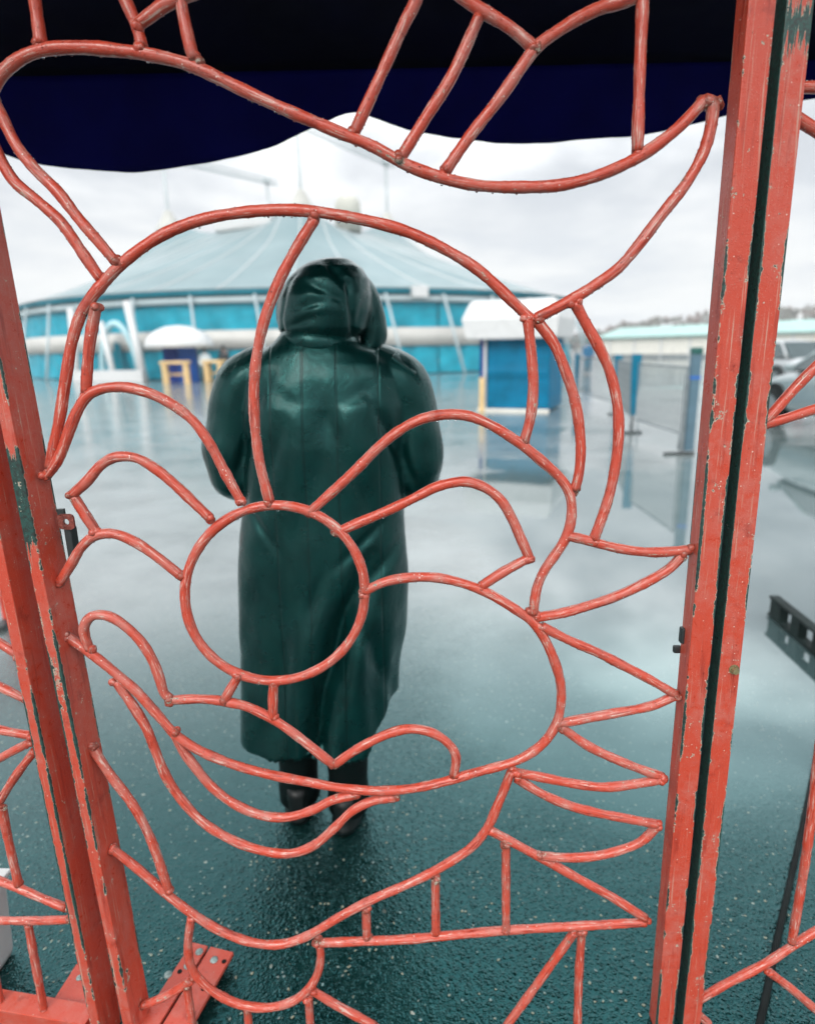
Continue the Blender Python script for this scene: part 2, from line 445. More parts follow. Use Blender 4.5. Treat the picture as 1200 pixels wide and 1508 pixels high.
def build_pavilion():
    t = thing('market_building', 'long low pale building with mint green sheet roof below the hill', 'building', (22.3, 73.6, 0), math.atan2(-10.4, 7.2))
    L = 34
    bm = bmesh.new(); add_box(bm, (L, 7, 2.1), loc=(L / 2, 3.5, 1.05)); obj('wall', bm, M_offwhite, t)
    bm = bmesh.new()
    pts = [(-.5, -.5, 2.12), (-.5, 3.5, 3.15), (-.5, 7.5, 2.12)]
    a = [bm.verts.new(p) for p in pts]; b = [bm.verts.new((p[0] + L + 1, p[1], p[2])) for p in pts]
    a2 = [bm.verts.new((p[0], p[1], p[2] + .12)) for p in pts]; b2 = [bm.verts.new((p[0] + L + 1, p[1], p[2] + .12)) for p in pts]
    for q in ((a[0], a[1], b[1], b[0]), (a[1], a[2], b[2], b[1]), (a2[0], a2[1], b2[1], b2[0]), (a2[1], a2[2], b2[2], b2[1]), (a[0], b[0], b2[0], a2[0]), (a[2], b[2], b2[2], a2[2]), (a[0], a[1], a2[1], a2[0]), (a[1], a[2], a2[2], a2[1]), (b[0], b[1], b2[1], b2[0]), (b[1], b[2], b2[2], b2[1])): bm.faces.new(q)
    obj('roof', bm, M_mint, t)
    bm = bmesh.new(); add_box(bm, (L, .08, .35), loc=(L / 2, -.045, .2)); obj('plinth', bm, M_steel, t)
    src = None
    for i in range(11):
        if src is None:
            bm = bmesh.new(); add_box(bm, (.18, .1, 2.08)); src = obj('pilaster', bm, M_white, t); o = src
        else: o = again('pilaster', src, t)
        o.location = (1 + i * 3.2, -.056, 1.06)
build_pavilion()

def build_church():
    t = thing('domed_church', 'white domed church with a lantern standing on the far hill', 'church', (157, 262, 1.5))
    bm = bmesh.new(); add_box(bm, (13, 9, 3.6), loc=(0, 0, 2.2)); obj('wall', bm, M_cream, t)
    bm = bmesh.new(); add_loft(bm, [(0, 0, z, a, a) for z, a in ((3.9, 3.3), (5.2, 3.3), (5.25, 3.5), (6.4, 3.0), (7.1, 2.2), (7.6, 1.2), (7.75, .7))], 20); obj('dome', bm, M_white, t, True)
    bm = bmesh.new(); add_loft(bm, [(0, 0, z, a, a) for z, a in ((7.6, .9), (9.4, .9), (9.5, 1.1), (10.1, .8), (10.6, .1))], 12); lan = obj('lantern', bm, M_white, t)
    bm = bmesh.new(); add_box(bm, (.12, .12, 1.5), loc=(0, 0, 11.2)); add_box(bm, (.7, .1, .12), loc=(0, 0, 11.5)); obj('cross', bm, M_cream, lan)
    for i in range(4):
        bm = bmesh.new(); add_box(bm, (.8, .12, 1.6), loc=(-4.5 + i * 3, -4.5, 2.3)); obj('window', bm, M_dark, t)
build_church()

# ------------------------------------------------------------------ circus tent
TC, TR = (-7.94, 57.96), 22.0
MASTS = [(-7.2, 50.0, 16.9), (-1.2, 58.6, 16.6), (-18.9, 56.0, 16.6), (-12.4, 64.7, 16.8)]
def build_tent():
    t = thing('circus_tent', 'large round teal circus tent with pale blue roof and a white band', 'circus tent', (TC[0], TC[1], 0))
    loc = [(x - TC[0], y - TC[1], z) for x, y, z in MASTS]
    # roof, polar sheet that climbs to the four king poles
    NA, NR = 144, 26
    hull = [loc[0], loc[1], loc[3], loc[2]]
    def rin(th):
        d = np.array((math.cos(th), math.sin(th))); best = 0
        for i in range(4):
            p, q = np.array(hull[i][:2]), np.array(hull[(i + 1) % 4][:2]); e = q - p
            A = np.array([[d[0], -e[0]], [d[1], -e[1]]])
            if abs(np.linalg.det(A)) < 1e-9: continue
            s, u = np.linalg.solve(A, p)
            if s > 0 and -1e-6 <= u <= 1 + 1e-6: best = max(best, s)
        return best
    def zroof(x, y):
        r = math.hypot(x, y); th = math.atan2(y, x); ri = rin(th)
        k = min(1, max(0, (TR + .4 - r) / (TR + .4 - ri)))
        z = 4.72 + 5.9 * k ** 1.12
        for mx, my, _ in loc: z += 1.15 * math.exp(-((x - mx) ** 2 + (y - my) ** 2) / 5.5)
        z += .10 * math.cos(th * 36) * (1 - k) * k * 2
        return z
    V, Fc = [], []
    for j in range(NR + 1):
        r = (TR + .4) * (1 - j / NR) + .01
        for i in range(NA):
            th = 2 * math.pi * i / NA
            V.append((r * math.cos(th), r * math.sin(th), zroof(r * math.cos(th), r * math.sin(th))))
    for j in range(NR):
        for i in range(NA):
            Fc.append((j * NA + i, j * NA + (i + 1) % NA, (j + 1) * NA + (i + 1) % NA, (j + 1) * NA + i))
    roof = mesh_obj('roof', V, Fc, M_roof, t, True)
    # roof seams: raised ropes along radii
    src = None
    for i in range(36):
        th = 2 * math.pi * (i + .5) / 36
        bm = bmesh.new()
        add_tube(bm, [(r * math.cos(th), r * math.sin(th), zroof(r * math.cos(th), r * math.sin(th)) + .02) for r in np.linspace(TR + .35, max(rin(th) * .98, 6), 14)], .035, 5)
        obj('roof_rope', bm, M_white, roof)
    def ring(name, z0, z1, r, mt, thick=.06, n=108, z2=None):
        bm = bmesh.new(); R_ = []
        for i in range(n):
            a = 2 * math.pi * i / n; c, s = math.cos(a), math.sin(a)
            R_.append([bm.verts.new((rr * c, rr * s, z)) for rr, z in ((r, z0), (r, z1), (r - thick, z1), (r - thick, z0))])
        for i in range(n):
            A, B = R_[i], R_[(i + 1) % n]
            for q in range(4): bm.faces.new((A[q], B[q], B[(q + 1) % 4], A[(q + 1) % 4]))
        return obj(name, bm, mt, t, True)
    ring('eave_strip', 4.46, 4.70, TR + .33, M_teal_dk)
    ring('eave_rail', 4.02, 4.34, TR + .22, simple('grey_white_rail', (.34, .42, .44), .5, .1, .5))
    ring('white_band', 1.62, 2.62, TR + .12, simple('band_white', (.46, .455, .43), .5, .1, .6))
    # wall panels between seams, two per bay: above and below the white band
    NP = 40
    srcs = {}
    for i in range(NP):
        a0 = 2 * math.pi * i / NP
        for key, z0, z1 in (('u', 2.6, 4.45), ('l', .06, 1.64)):
            if key not in srcs:
                V, Fc = [], []
                nx, nz = 14, 8
                for jz in range(nz + 1):
                    for jx in range(nx + 1):
                        a = 2 * math.pi / NP * (jx / nx * .985 + .0075)
                        u = jx / nx
                        rr = TR + .05 * math.sin(u * math.pi * 5 + jz * .5) * (1 - .3 * jz / nz) - .02 + (.0 if 0 < jx < nx else -.04)
                        V.append((rr * math.cos(a), rr * math.sin(a), z0 + (z1 - z0) * jz / nz))
                for jz in range(nz):
                    for jx in range(nx):
                        q = jz * (nx + 1) + jx
                        Fc.append((q, q + 1, q + nx + 2, q + nx + 1))
                o = mesh_obj('wall_panel', V, Fc, M_teal, t, True); srcs[key] = o
            else: o = again('wall_panel', srcs[key], t)
            o.rotation_euler = (0, 0, a0)
    # leaning side poles outside the wall
    src = None
    for i in range(NP):
        a = 2 * math.pi * (i + .02) / NP
        if math.sin(a) > .25: continue
        if src is None:
            bm = bmesh.new(); add_tube(bm, [(TR + .42, 0, 4.42), (TR + 1.6, 1.1 * (1 if math.cos(a) > -.05 else -1) * 0 + .7, .02)], .075, 8)
            src = obj('side_pole', bm, simple('pole_grey_white', (.36, .43, .45), .5, .1, 1), t, True); o = src
        else: o = again('side_pole', src, t)
        o.rotation_euler = (0, 0, a)
    # junction box on the eave
    a = math.atan2(35.6 - TC[1] + .2, 2.35 - TC[0])
    bm = bmesh.new(); add_box(bm, (.5, .9, .62), loc=(TR + .5, 0, 4.5), bev=.04); o = obj('eave_box', bm, M_white, t); o.rotation_euler = (0, 0, a - .03)
    # king poles, lattice booms, vents
    def lattice(bm, p, q, w_=.45):
        p, q = Vector(p), Vector(q); d = (q - p); L = d.length; d.normalize()
        sd = d.cross(Vector((0, 0, 1))).normalized(); up = sd.cross(d)
        cs = [p + up * w_ * .6, p + sd * w_ * .5 - up * w_ * .4, p - sd * w_ * .5 - up * w_ * .4]
        for c in cs: add_tube(bm, [c, c + d * L], .045, 5)
        n = int(L / .7)
        for i in range(n):
            for k in range(3):
                add_tube(bm, [cs[k] + d * L * i / n, cs[(k + 1) % 3] + d * L * (i + 1) / n], .022, 4)
    M_mast = simple('mast_grey', (.40, .45, .46), .5, .1, 1)
    for x, y, z in loc:
        bm = bmesh.new(); add_tube(bm, [(x, y, 9.5), (x, y, z)], .12, 10); mo = obj('mast', bm, M_mast, t, True)
        bm = bmesh.new(); add_loft(bm, [(x, y, z_, a, a) for z_, a in ((10.6, 1.35), (11.4, .95), (12.5, .35), (12.7, .2))], 16); obj('vent_cone', bm, simple('vent_cream', (.40, .40, .37), .6, .1, 1), mo, True)
        bm = bmesh.new(); add_box(bm, (.55, .55, .4), loc=(x, y, z)); obj('mast_head', bm, M_mast, mo)
    for i, j in ((0, 1), (2, 3)):
        p, q = Vector(loc[i]), Vector(loc[j]); e = (q - p).normalized() * 1.3
        bm = bmesh.new(); lattice(bm, p - e, q + e); obj('lattice_boom', bm, M_mast, t)
    for i in ():
        p = Vector(loc[i])
        for k in range(2):
            d = Vector((p.x, p.y, 0)).normalized(); d.rotate(Matrix.Rotation((-.5, .5)[k], 3, 'Z'))
            bm = bmesh.new(); add_tube(bm, [p, p + d * 7 + Vector((0, 0, -8.2))], .02, 4); obj('stay_cable', bm, M_mast, t)
    bm = bmesh.new(); cx, cy = (loc[0][0] + loc[1][0]) / 2, (loc[0][1] + loc[1][1]) / 2
    add_loft(bm, [(cx, cy, z, a, a) for z, a in ((10.5, 1.05), (12.6, 1.0), (13.0, .8), (13.2, .3))], 14); obj('cupola', bm, M_cream, t, True)
    bm = bmesh.new(); cx, cy = (loc[0][0] + loc[2][0]) / 2 + 1.4, (loc[0][1] + loc[2][1]) / 2
    add_box(bm, (5.4, 2.2, 1.6), Matrix.Rotation(-.45, 4, 'Z'), .2, (cx, cy, 11.3)); obj('ridge_vent', bm, M_white, t)
    # entrance: arch of pale tube, white poles, skirting barrier
    def onwall(th, r, z): return Vector((r * math.cos(th), r * math.sin(th), z))
    th0 = math.atan2(36.5 - TC[1], -15.9 - TC[0])
    rr = TR + .9
    bm = bmesh.new()
    add_tube(bm, [onwall(th0 + x_ / rr, rr, .02 + 3.1 * math.sqrt(max(0, 1 - (x_ / 1.3) ** 2))) for x_ in 1.3 * np.cos(np.linspace(math.pi, 0, 25))], .17, 10)
    obj('entrance_arch', bm, simple('pale_teal_arch', (.35, .55, .60), .4, .1, 1), t, True)
    bm = bmesh.new()
    V_ = [bm.verts.new(onwall(th0 + x_ / rr, rr - .5, z_)) for x_, z_ in ((-1.2, .02), (-.1, .02), (-.3, 2.0), (-.7, 2.2))]
    bm.faces.new(V_); obj('entrance_flap', bm, M_teal_dk, t)
    for x0, x1, z1, rad in ((-.8, .2, 3.2, .17), (1.15, 2.1, 4.2, .21), (-3.0, -2.55, 4.0, .2)):
        bm = bmesh.new(); add_tube(bm, [onwall(th0 + x0 / rr, rr + .15, z1), onwall(th0 + x1 / rr, rr + .7, .02)], rad, 10); obj('entrance_pole', bm, M_white, t, True)
    bm = bmesh.new(); n = 12; A = []
    for i in range(n + 1):
        th = th0 + (-2.6 + 4.8 * i / n) / rr
        A.append([bm.verts.new(onwall(th, rr + q, z_)) for q, z_ in ((1.0, .01), (1.0, .62), (.7, .62), (.7, .01))])
    for i in range(n):
        for q in range(4): bm.faces.new((A[i][q], A[i + 1][q], A[i + 1][(q + 1) % 4], A[i][(q + 1) % 4]))
    bm.faces.new(A[0]); bm.faces.new(A[-1][::-1]); obj('entrance_barrier', bm, M_white, t)
build_tent()

# ------------------------------------------------------------------ stalls in front of the tent
def build_stall():
    t = thing('stall_canopy', 'white domed canopy over the blue stall before the tent', 'canopy', (-11.47, 33.6, 0))
    bm = bmesh.new(); R_, n = 1.72, 24
    secs = [(0, 0, z, a, a * .8) for z, a in ((1.72, R_), (1.92, R_), (2.25, R_ * .9), (2.55, R_ * .68), (2.76, R_ * .36), (2.83, .05))]
    add_loft(bm, secs, n, caps=False); o = obj('canopy_cloth', bm, M_white, t, True)
    o.modifiers.new('thick', 'SOLIDIFY').thickness = .02
    bm = bmesh.new(); add_tube(bm, [(0, .5, 0), (0, .5, 2.8)], .04, 8); obj('pole', bm, M_steel, t, True)
    t = thing('stall_booth', 'royal blue stall with a tall rounded back panel under white canopy', 'stall', (-11.34, 33.3, 0))
    bm = bmesh.new(); add_box(bm, (.75, .5, 1.85), loc=(-.62, .4, .93), bev=.03); obj('side_panel', bm, M_navy, t)
    bm = bmesh.new(); out = [(-.2, 0), (.78, 0), (.74, 1.6), (.66, 2.1), (.5, 2.36), (.3, 2.44), (.1, 2.36), (-.06, 2.1), (-.16, 1.6)]
    a = [bm.verts.new((x, .0, z)) for x, z in out]; b = [bm.verts.new((x, .25, z)) for x, z in out]
    bm.faces.new(a); bm.faces.new(b[::-1])
    for i in range(len(out)): bm.faces.new((a[i], a[(i + 1) % len(out)], b[(i + 1) % len(out)], b[i]))
    obj('back_panel', bm, simple('royal_blue_vinyl', (.002, .06, .26), .4, .15, 2, spec=.15), t)
    for n_, (x, y, lab) in enumerate(((-11.12, 31.7, 'yellow wooden trestle left of the blue stall panel'), (-9.5, 32.6, 'yellow wooden trestle standing beside the two far people'))):
        t = thing('wooden_trestle', lab, 'trestle', (x, y, 0), .1 - .2 * n_, 'wooden trestles before the stall')
        bm = bmesh.new(); add_box(bm, (1.35 - .3 * n_, .6, .14), loc=(0, 0, 1.02), bev=.015); obj('top', bm, M_pine, t)
        for sx in (-1, 1):
            for sy in (-1, 1):
                bm = bmesh.new(); add_box(bm, (.2, .1, .95), loc=(sx * (.5 - .15 * n_), sy * .22, .475), bev=.01); obj('leg', bm, M_pine, t)
        bm = bmesh.new(); add_box(bm, (.8 - .3 * n_, .06, .12), loc=(0, .22, .45)); obj('stretcher', bm, M_pine, t)
build_stall()

def skin_body(name, joints, edges, radii, mt, parent, root=0, sub=1):
    me = bpy.data.meshes.new(name); me.from_pydata(joints, edges, []); me.update()
    o = put(bpy.data.objects.new(name, me))
    md = o.modifiers.new('skin', 'SKIN'); md.use_smooth_shade = True
    for v, r_ in zip(me.skin_vertices[0].data, radii):
        v.radius = r_ if isinstance(r_, tuple) else (r_, r_); v.use_root = False
    me.skin_vertices[0].data[root].use_root = True
    o.modifiers.new('sub', 'SUBSURF').levels = sub
    dg = bpy.context.evaluated_depsgraph_get()
    nm = bpy.data.meshes.new_from_object(o.evaluated_get(dg))
    bpy.data.objects.remove(o)
    nm.materials.clear(); nm.materials.append(mt); smooth(nm)
    return put(bpy.data.objects.new(name, nm), parent)
M_skin = simple('skin', (.52, .32, .24), .5, .08, 20)

def small_person(loc, rz, label, jacket, trousers, hair, h=1.7, top='hair'):
    t = thing('person', label, 'person', loc, rz)
    s = h / 1.7
    J = [(0, 0, .92), (0, 0, 1.12), (0, .0, 1.36), (0, .01, 1.46), (0, -.01, 1.60), (0, -.01, 1.68),
         (-.09, 0, .88), (-.10, -.02, .48), (-.11, .03, .08), (-.11, -.11, .04), (.09, 0, .88), (.10, .01, .48), (.11, .04, .08), (.11, -.10, .04),
         (-.19, 0, 1.38), (-.24, .02, 1.10), (-.22, -.10, .86), (-.21, -.13, .78), (.19, 0, 1.38), (.24, .02, 1.10), (.20, -.13, .88), (.19, -.16, .80)]
    E_ = [(0, 1), (1, 2), (2, 3), (3, 4), (4, 5), (0, 6), (6, 7), (7, 8), (8, 9), (0, 10), (10, 11), (11, 12), (12, 13), (2, 14), (14, 15), (15, 16), (16, 17), (2, 18), (18, 19), (19, 20), (20, 21)]
    Rr = [.13, .13, .13, .055, .095, .06, .09, .06, .045, .035, .09, .06, .045, .035, .06, .048, .036, .035, .06, .048, .036, .035]
    body = skin_body('body', [tuple(c * s for c in j) for j in J], E_, [r_ * s for r_ in Rr], M_skin, t)
    bm = bmesh.new(); add_loft(bm, [(0, 0, z * s, a * s, b * s) for z, a, b in ((.78, .21, .15), (.95, .20, .145), (1.15, .205, .15), (1.32, .225, .15), (1.42, .17, .11), (1.47, .08, .075))], 18)
    for sx in (-1, 1):
        add_tube(bm, spline([(sx * .19 * s, 0, 1.37 * s), (sx * .245 * s, .02 * s, 1.1 * s), (sx * .215 * s, -.1 * s, .87 * s)], .06), .072 * s, 10)
    obj('jacket', bm, jacket, t, True)
    bm = bmesh.new()
    for sx in (-1, 1): add_loft(bm, [(sx * .10 * s, .01, z * s, a * s, a * s) for z, a in ((.06, .075), (.45, .085), (.86, .105))], 14)
    obj('trousers', bm, trousers, t, True)
    bm = bmesh.new(); add_loft(bm, [(0, .015 * s, z * s, a * s, a * s * 1.1) for z, a in ((1.54, .10), (1.62, .112), (1.69, .10), (1.735, .06), (1.75, .01))], 14); obj(top, bm, hair, body, True)
    return t
small_person((-10.15, 33.3, 0), .4, 'person in white jacket and dark trousers beside the blue stall', simple('white_jacket', (.62, .70, .72), .6), M_dark, M_dark, 1.66)
small_person((-9.38, 34.0, 0), -.3, 'person in black top and red trousers right of the white jacketed one', simple('black_jacket', (.02, .025, .03), .6), simple('red_trousers', (.42, .07, .05), .7), M_dark, 1.78)
small_person((9.35, 33.2, 0), .2, 'person in dark green cap and blue jacket far behind the blue booth', simple('blue_jacket', (.01, .10, .20), .6), M_bluepost, M_dkgreen, 1.7, 'cap')

# ------------------------------------------------------------------ booth with white fabric roof
def build_booth():
    ang = math.atan2(14.11 - 14.78, 3.375 - 1.806)
    t = thing('ticket_booth', 'blue tarpaulin booth with a white fabric roof in the yard', 'booth', (1.72, 14.82, 0), ang)
    W, D, HH = 1.57, 1.6, 1.62
    # front tarpaulin with two sag folds
    V, Fc = [], []
    nx, nz = 26, 26
    for j in range(nz + 1):
        for i in range(nx + 1):
            u, v = i / nx, j / nz
            y = -.012 + .03 * math.sin(u * 9 + v * 2) * (1 - v) * .7 - .035 * math.exp(-((v - .50) / .06) ** 2) + .02 * math.exp(-((v - .42) / .06) ** 2)
            V.append((.16 + (W - .16) * u, y, .05 + HH * v))
    for j in range(nz):
        for i in range(nx):
            q = j * (nx + 1) + i; Fc.append((q, q + 1, q + nx + 2, q + nx + 1))
    fr = mesh_obj('front_tarpaulin', V, Fc, M_blue, t, True); fr.modifiers.new('thick', 'SOLIDIFY').thickness = .012
    for nm, sz, lc, mt in (('side_wall', (.02, D, HH), (.01, D / 2, HH / 2 + .04), M_navy), ('side_wall', (.02, D, HH), (W - .0, D / 2 + .05, HH / 2 + .04), M_blue), ('rear_wall', (W, .02, HH), (W / 2, D + .02, HH / 2 + .04), M_blue),
                           ('corner_flap', (.10, .03, HH), (.055, -.02, HH / 2 + .05), M_navy), ('corner_post', (.06, .06, HH + .2), (.135, -.05, HH / 2 + .1), M_white), ('wooden_prop', (.11, .06, .76), (.085, -.12, .38), M_pine), ('sill', (W + .06, .1, .06), (W / 2, -.06, .03), M_offwhite)):
        bm = bmesh.new(); add_box(bm, sz, bev=.006, loc=lc); obj(nm, bm, mt, t)
    bm = bmesh.new()
    def rect(x0, x1, y0, y1, z, n=6):
        pts = []
        for a, b in (((x0, y0), (x1, y0)), ((x1, y0), (x1, y1)), ((x1, y1), (x0, y1)), ((x0, y1), (x0, y0))):
            for i in range(n):
                f = i / n; pts.append((a[0] + (b[0] - a[0]) * f, a[1] + (b[1] - a[1]) * f, z - .012 * math.sin(f * math.pi)))
        return [bm.verts.new(p) for p in pts]
    rs = [rect(-.20, W + .16, -.30, D + .3, 1.60), rect(-.235, W + .19, -.315, D + .32, 1.63), rect(-.33, W + .22, -.33, D + .36, 2.02), rect(-.30, W + .20, -.30, D + .3, 2.10), rect(-.20, W + .10, -.14, D + .2, 2.38), rect(-.14, W + .04, -.02, D + .1, 2.43)]
    for a, b in zip(rs, rs[1:]):
        for i in range(len(a)): bm.faces.new((a[i], a[(i + 1) % len(a)], b[(i + 1) % len(b)], b[i]))
    bm.faces.new(rs[-1])
    obj('fabric_roof', bm, M_white, t)
build_booth()

# ------------------------------------------------------------------ barrier fence with blue posts
def build_barriers():
    P = [(3.71, 8.335, 'post with dark green cap'), (3.72, 10.44, 'b'), (4.45, 14.1, 'c'), (4.75, 17.2, 'd')]
    def foot(bm, x, y, half=.16):
        add_box(bm, (half * 2, .05, .03), loc=(x, y, .018), bev=.005)
    # flag-like blue posts
    for i, (x, y, hgt, lab) in enumerate(((3.72, 10.44, 1.27, 'slim tapered blue post nearest of the row of blue posts'), (4.40, 13.4, 1.22, 'second blue post in the row behind the nearest one'), (4.62, 17.4, 1.2, 'farthest blue post of the row beside the booth'))):
        t = thing('blue_post', lab, 'post', (x, y, 0), 0, 'blue posts along the barrier line')
        bm = bmesh.new(); w0, w1 = .035, .075
        V = []
        for z, wd in ((.30, w0), (.8, .062), (hgt, w1)):
            V.append([bm.verts.new((sx * wd, sy * .025, z)) for sx, sy in ((-1, -1), (1, -1), (1, 1), (-1, 1))])
        for a, b in zip(V, V[1:]):
            for q in range(4): bm.faces.new((a[q], a[(q + 1) % 4], b[(q + 1) % 4], b[q]))
        bm.faces.new(V[0][::-1]); bm.faces.new(V[-1]); obj('panel', bm, M_bluepost, t)
        bm = bmesh.new(); add_tube(bm, [(0, 0, .02), (0, 0, .34)], .014, 8); obj('stem', bm, M_dark, t, True)
        bm = bmesh.new(); foot(bm, 0, 0, .16); obj('foot', bm, M_dark, t)
    # mesh barrier panel between the near grey post and the first blue post
    t = thing('barrier_post', 'grey barrier post with dark green cap and blue collar', 'post', (3.71, 8.335, 0))
    bm = bmesh.new(); add_box(bm, (.12, .09, 1.24), loc=(0.02, 0, .66), bev=.012); obj('post_body', bm, simple('pale_blue_grey_post', (.07, .13, .17), .4, .15, 4), t)
    bm = bmesh.new(); add_box(bm, (.135, .105, .09), loc=(0.02, 0, 1.325), bev=.02); obj('cap', bm, M_dkgreen, t)
    bm = bmesh.new(); add_box(bm, (.128, .098, .04), loc=(0.02, 0, .99), bev=.004); obj('collar', bm, simple('cobalt_collar', (.01, .10, .38), .4), t)
    bm = bmesh.new(); add_box(bm, (.035, .04, 1.0), loc=(-.07, 0, .53)); obj('edge_rail', bm, M_steel, t)
    bm = bmesh.new(); foot(bm, -.12, -.06, .2); obj('foot', bm, M_dark, t)
    def panel(p, q, label, hgt=1.12, nw=22):
        p, q = Vector(p), Vector(q); L = (q - p).length
        t = thing('mesh_barrier', label, 'barrier', p, math.atan2(q.y - p.y, q.x - p.x), 'wire mesh barriers round the yard')
        for z in (.24, hgt):
            bm = bmesh.new(); add_tube(bm, [(0, 0, z), (L, 0, z)], .014, 8); obj('rail', bm, M_steel, t, True)
        src = None
        for i in range(nw + 1):
            x = L * i / nw
            if src is None: bm = bmesh.new(); add_tube(bm, [(0, 0, .25), (0, 0, hgt - .01)], .008, 6); src = obj('wire', bm, M_steel, t); o = src
            else: o = again('wire', src, t)
            o.location = (x, 0, 0)
        for x in (.1, L - .1):
            bm = bmesh.new(); add_tube(bm, [(x, 0, .02), (x, 0, .26)], .014, 8); obj('leg', bm, M_steel, t, True)
    panel((3.72, 10.3, 0), (3.70, 8.46, 0), 'wire mesh barrier between the grey post and the nearest blue post')
    panel((4.36, 13.3, 0), (3.76, 10.6, 0), 'wire mesh barrier between the first and second blue posts')
    panel((4.60, 17.2, 0), (4.42, 13.6, 0), 'wire mesh barrier between the second and farthest blue posts')
    panel((6.3, 19.5, 0), (11.2, 19.0, 0), 'long wire mesh barrier crossing the yard behind the blue posts', 1.05, 40)
build_barriers()

# ------------------------------------------------------------------ cars
def car_paint(name, col):
    x, k, p = mat(name)
    c = k.coord('Object')
    k.put(p.inputs['Base Color'], k.mix(k.step(k.noise(c, 2, 4), .3, .7), tuple(v * .92 for v in col), col))
    p.inputs['Metallic'].default_value = .35; p.inputs['Roughness'].default_value = .32
    p.inputs['Coat Weight'].default_value = .8; p.inputs['Coat Roughness'].default_value = .06
    return x
M_glass = simple('tinted_car_glass', (.05, .075, .08), .06, .1, 2)
def build_car(loc, rz, label, col):
    t = thing('parked_car', label, 'car', loc, rz, 'cars parked beyond the fence')
    body_m = car_paint('car_paint_' + label.split()[0], col)
    # stations along the length (x): z low, z shoulder, half width
    bm = bmesh.new(); st = [(-2.18, .42, .70, .62), (-2.12, .30, .86, .74), (-1.7, .24, .95, .82), (-.9, .22, .97, .85), (.2, .22, .97, .86), (1.0, .22, .95, .85), (1.55, .24, .88, .82), (2.0, .28, .78, .75), (2.15, .38, .66, .62)]
    rings = []
    for x, z0, z1, hw in st:
        prof = [(-.86, 0), (-1, .12), (-1.0, .45), (-.965, .62), (-.93, .86), (-.80, 1), (0, 1.04), (.80, 1), (.93, .86), (.965, .62), (1, .45), (1, .12), (.86, 0)]
        rings.append([bm.verts.new((x, a * hw, z0 + (z1 - z0) * b)) for a, b in prof])
    n = len(rings[0])
    for a, b in zip(rings, rings[1:]):
        for i in range(n): bm.faces.new((a[i], a[(i + 1) % n], b[(i + 1) % n], b[i]))
    bm.faces.new(rings[0]); bm.faces.new(rings[-1][::-1])
    body = obj('body', bm, body_m, t, True)
    body.modifiers.new('sub', 'SUBSURF').levels = 1; body.modifiers['sub'].render_levels = 2
    # cabin: roof shell and separate panes
    A = [(-1.72, .93, .72), (-1.15, 1.40, .58), (-.2, 1.47, .58), (.42, 1.42, .57), (1.12, .93, .74)]
    bm = bmesh.new(); rr = []
    for x, z, hw in A[1:4]: rr.append([bm.verts.new((x, s_ * hw, z - (.035 if abs(s_) > .9 else 0))) for s_ in (-1, -.85, 0, .85, 1)])
    for a, b in zip(rr, rr[1:]):
        for i in range(4): bm.faces.new((a[i], a[i + 1], b[i + 1], b[i]))
    o = obj('roof', bm, body_m, t, True); o.modifiers.new('thick', 'SOLIDIFY').thickness = .04
    for (p, q, nm) in ((A[0], A[1], 'rear_window'), (A[4], A[3], 'windscreen')):
        bm = bmesh.new(); bm.faces.new([bm.verts.new(v) for v in ((p[0], -p[2] + .04, p[1]), (p[0], p[2] - .04, p[1]), (q[0], q[2] - .03, q[1] - .01), (q[0], -q[2] + .03, q[1] - .01))])
        o = obj(nm, bm, M_glass, t); o.modifiers.new('thick', 'SOLIDIFY').thickness = .012
    for sy in (-1, 1):
        for quad in (((-1.5, .97), (-.5, .98), (-.48, 1.40), (-1.1, 1.36)), ((-.38, .98), (.98, .96), (.40, 1.36), (-.36, 1.40))):
            bm = bmesh.new(); f = []
            for x, z in quad: f.append(bm.verts.new((x, sy * (.765 - (z - .96) * .42), z)))
            bm.faces.new(f); o = obj('side_window', bm, M_glass, t); o.modifiers.new('thick', 'SOLIDIFY').thickness = .012
        for p, q in (((-1.66, .95), (-1.13, 1.38)), ((-.44, .96), (-.42, 1.42)), ((1.06, .95), (.42, 1.39))):
            bm = bmesh.new(); add_tube(bm, [(p[0], sy * .765, p[1]), (q[0], sy * (.765 - (q[1] - .96) * .42), q[1])], .04, 8); obj('pillar', bm, body_m, t, True)
        bm = bmesh.new(); add_box(bm, (.10, .16, .12), bev=.03, loc=(.82, sy * .95, 1.0)); obj('mirror', bm, body_m, t, True)
        for x in (-1.35, 1.38):
            bm = bmesh.new(); bmesh.ops.create_cone(bm, cap_ends=True, segments=32, radius1=.37, radius2=.37, depth=.05, matrix=Matrix.Translation((x, sy * .835, .36)) @ Matrix.Rotation(math.pi / 2, 4, 'X')); obj('wheel_arch', bm, M_rubber, t)
            wpos = Matrix.Translation((x, sy * .78, .31))
            bm = bmesh.new(); add_loft(bm, [(0, 0, z, r_, r_) for z, r_ in ((-.11, .24), (-.10, .30), (-.05, .31), (.05, .31), (.10, .30), (.11, .24))], 28)
            bmesh.ops.transform(bm, matrix=wpos @ Matrix.Rotation(math.pi / 2, 4, 'X'), verts=bm.verts); wh = obj('wheel', bm, M_rubber, t, True)
            bm = bmesh.new(); add_loft(bm, [(0, 0, z, r_, r_) for z, r_ in ((-.118, .12), (-.118, .22), (.118, .22), (.118, .12))], 20)
            bmesh.ops.transform(bm, matrix=wpos @ Matrix.Rotation(math.pi / 2, 4, 'X'), verts=bm.verts); obj('rim', bm, M_steel, wh)
        for x, mt, nm in ((2.06, M_white, 'headlight'), (-2.13, M_red, 'tail_light')):
            bm = bmesh.new(); add_box(bm, (.14, .30, .14), bev=.03, loc=(x, sy * .52, .68)); obj(nm, bm, mt, t)
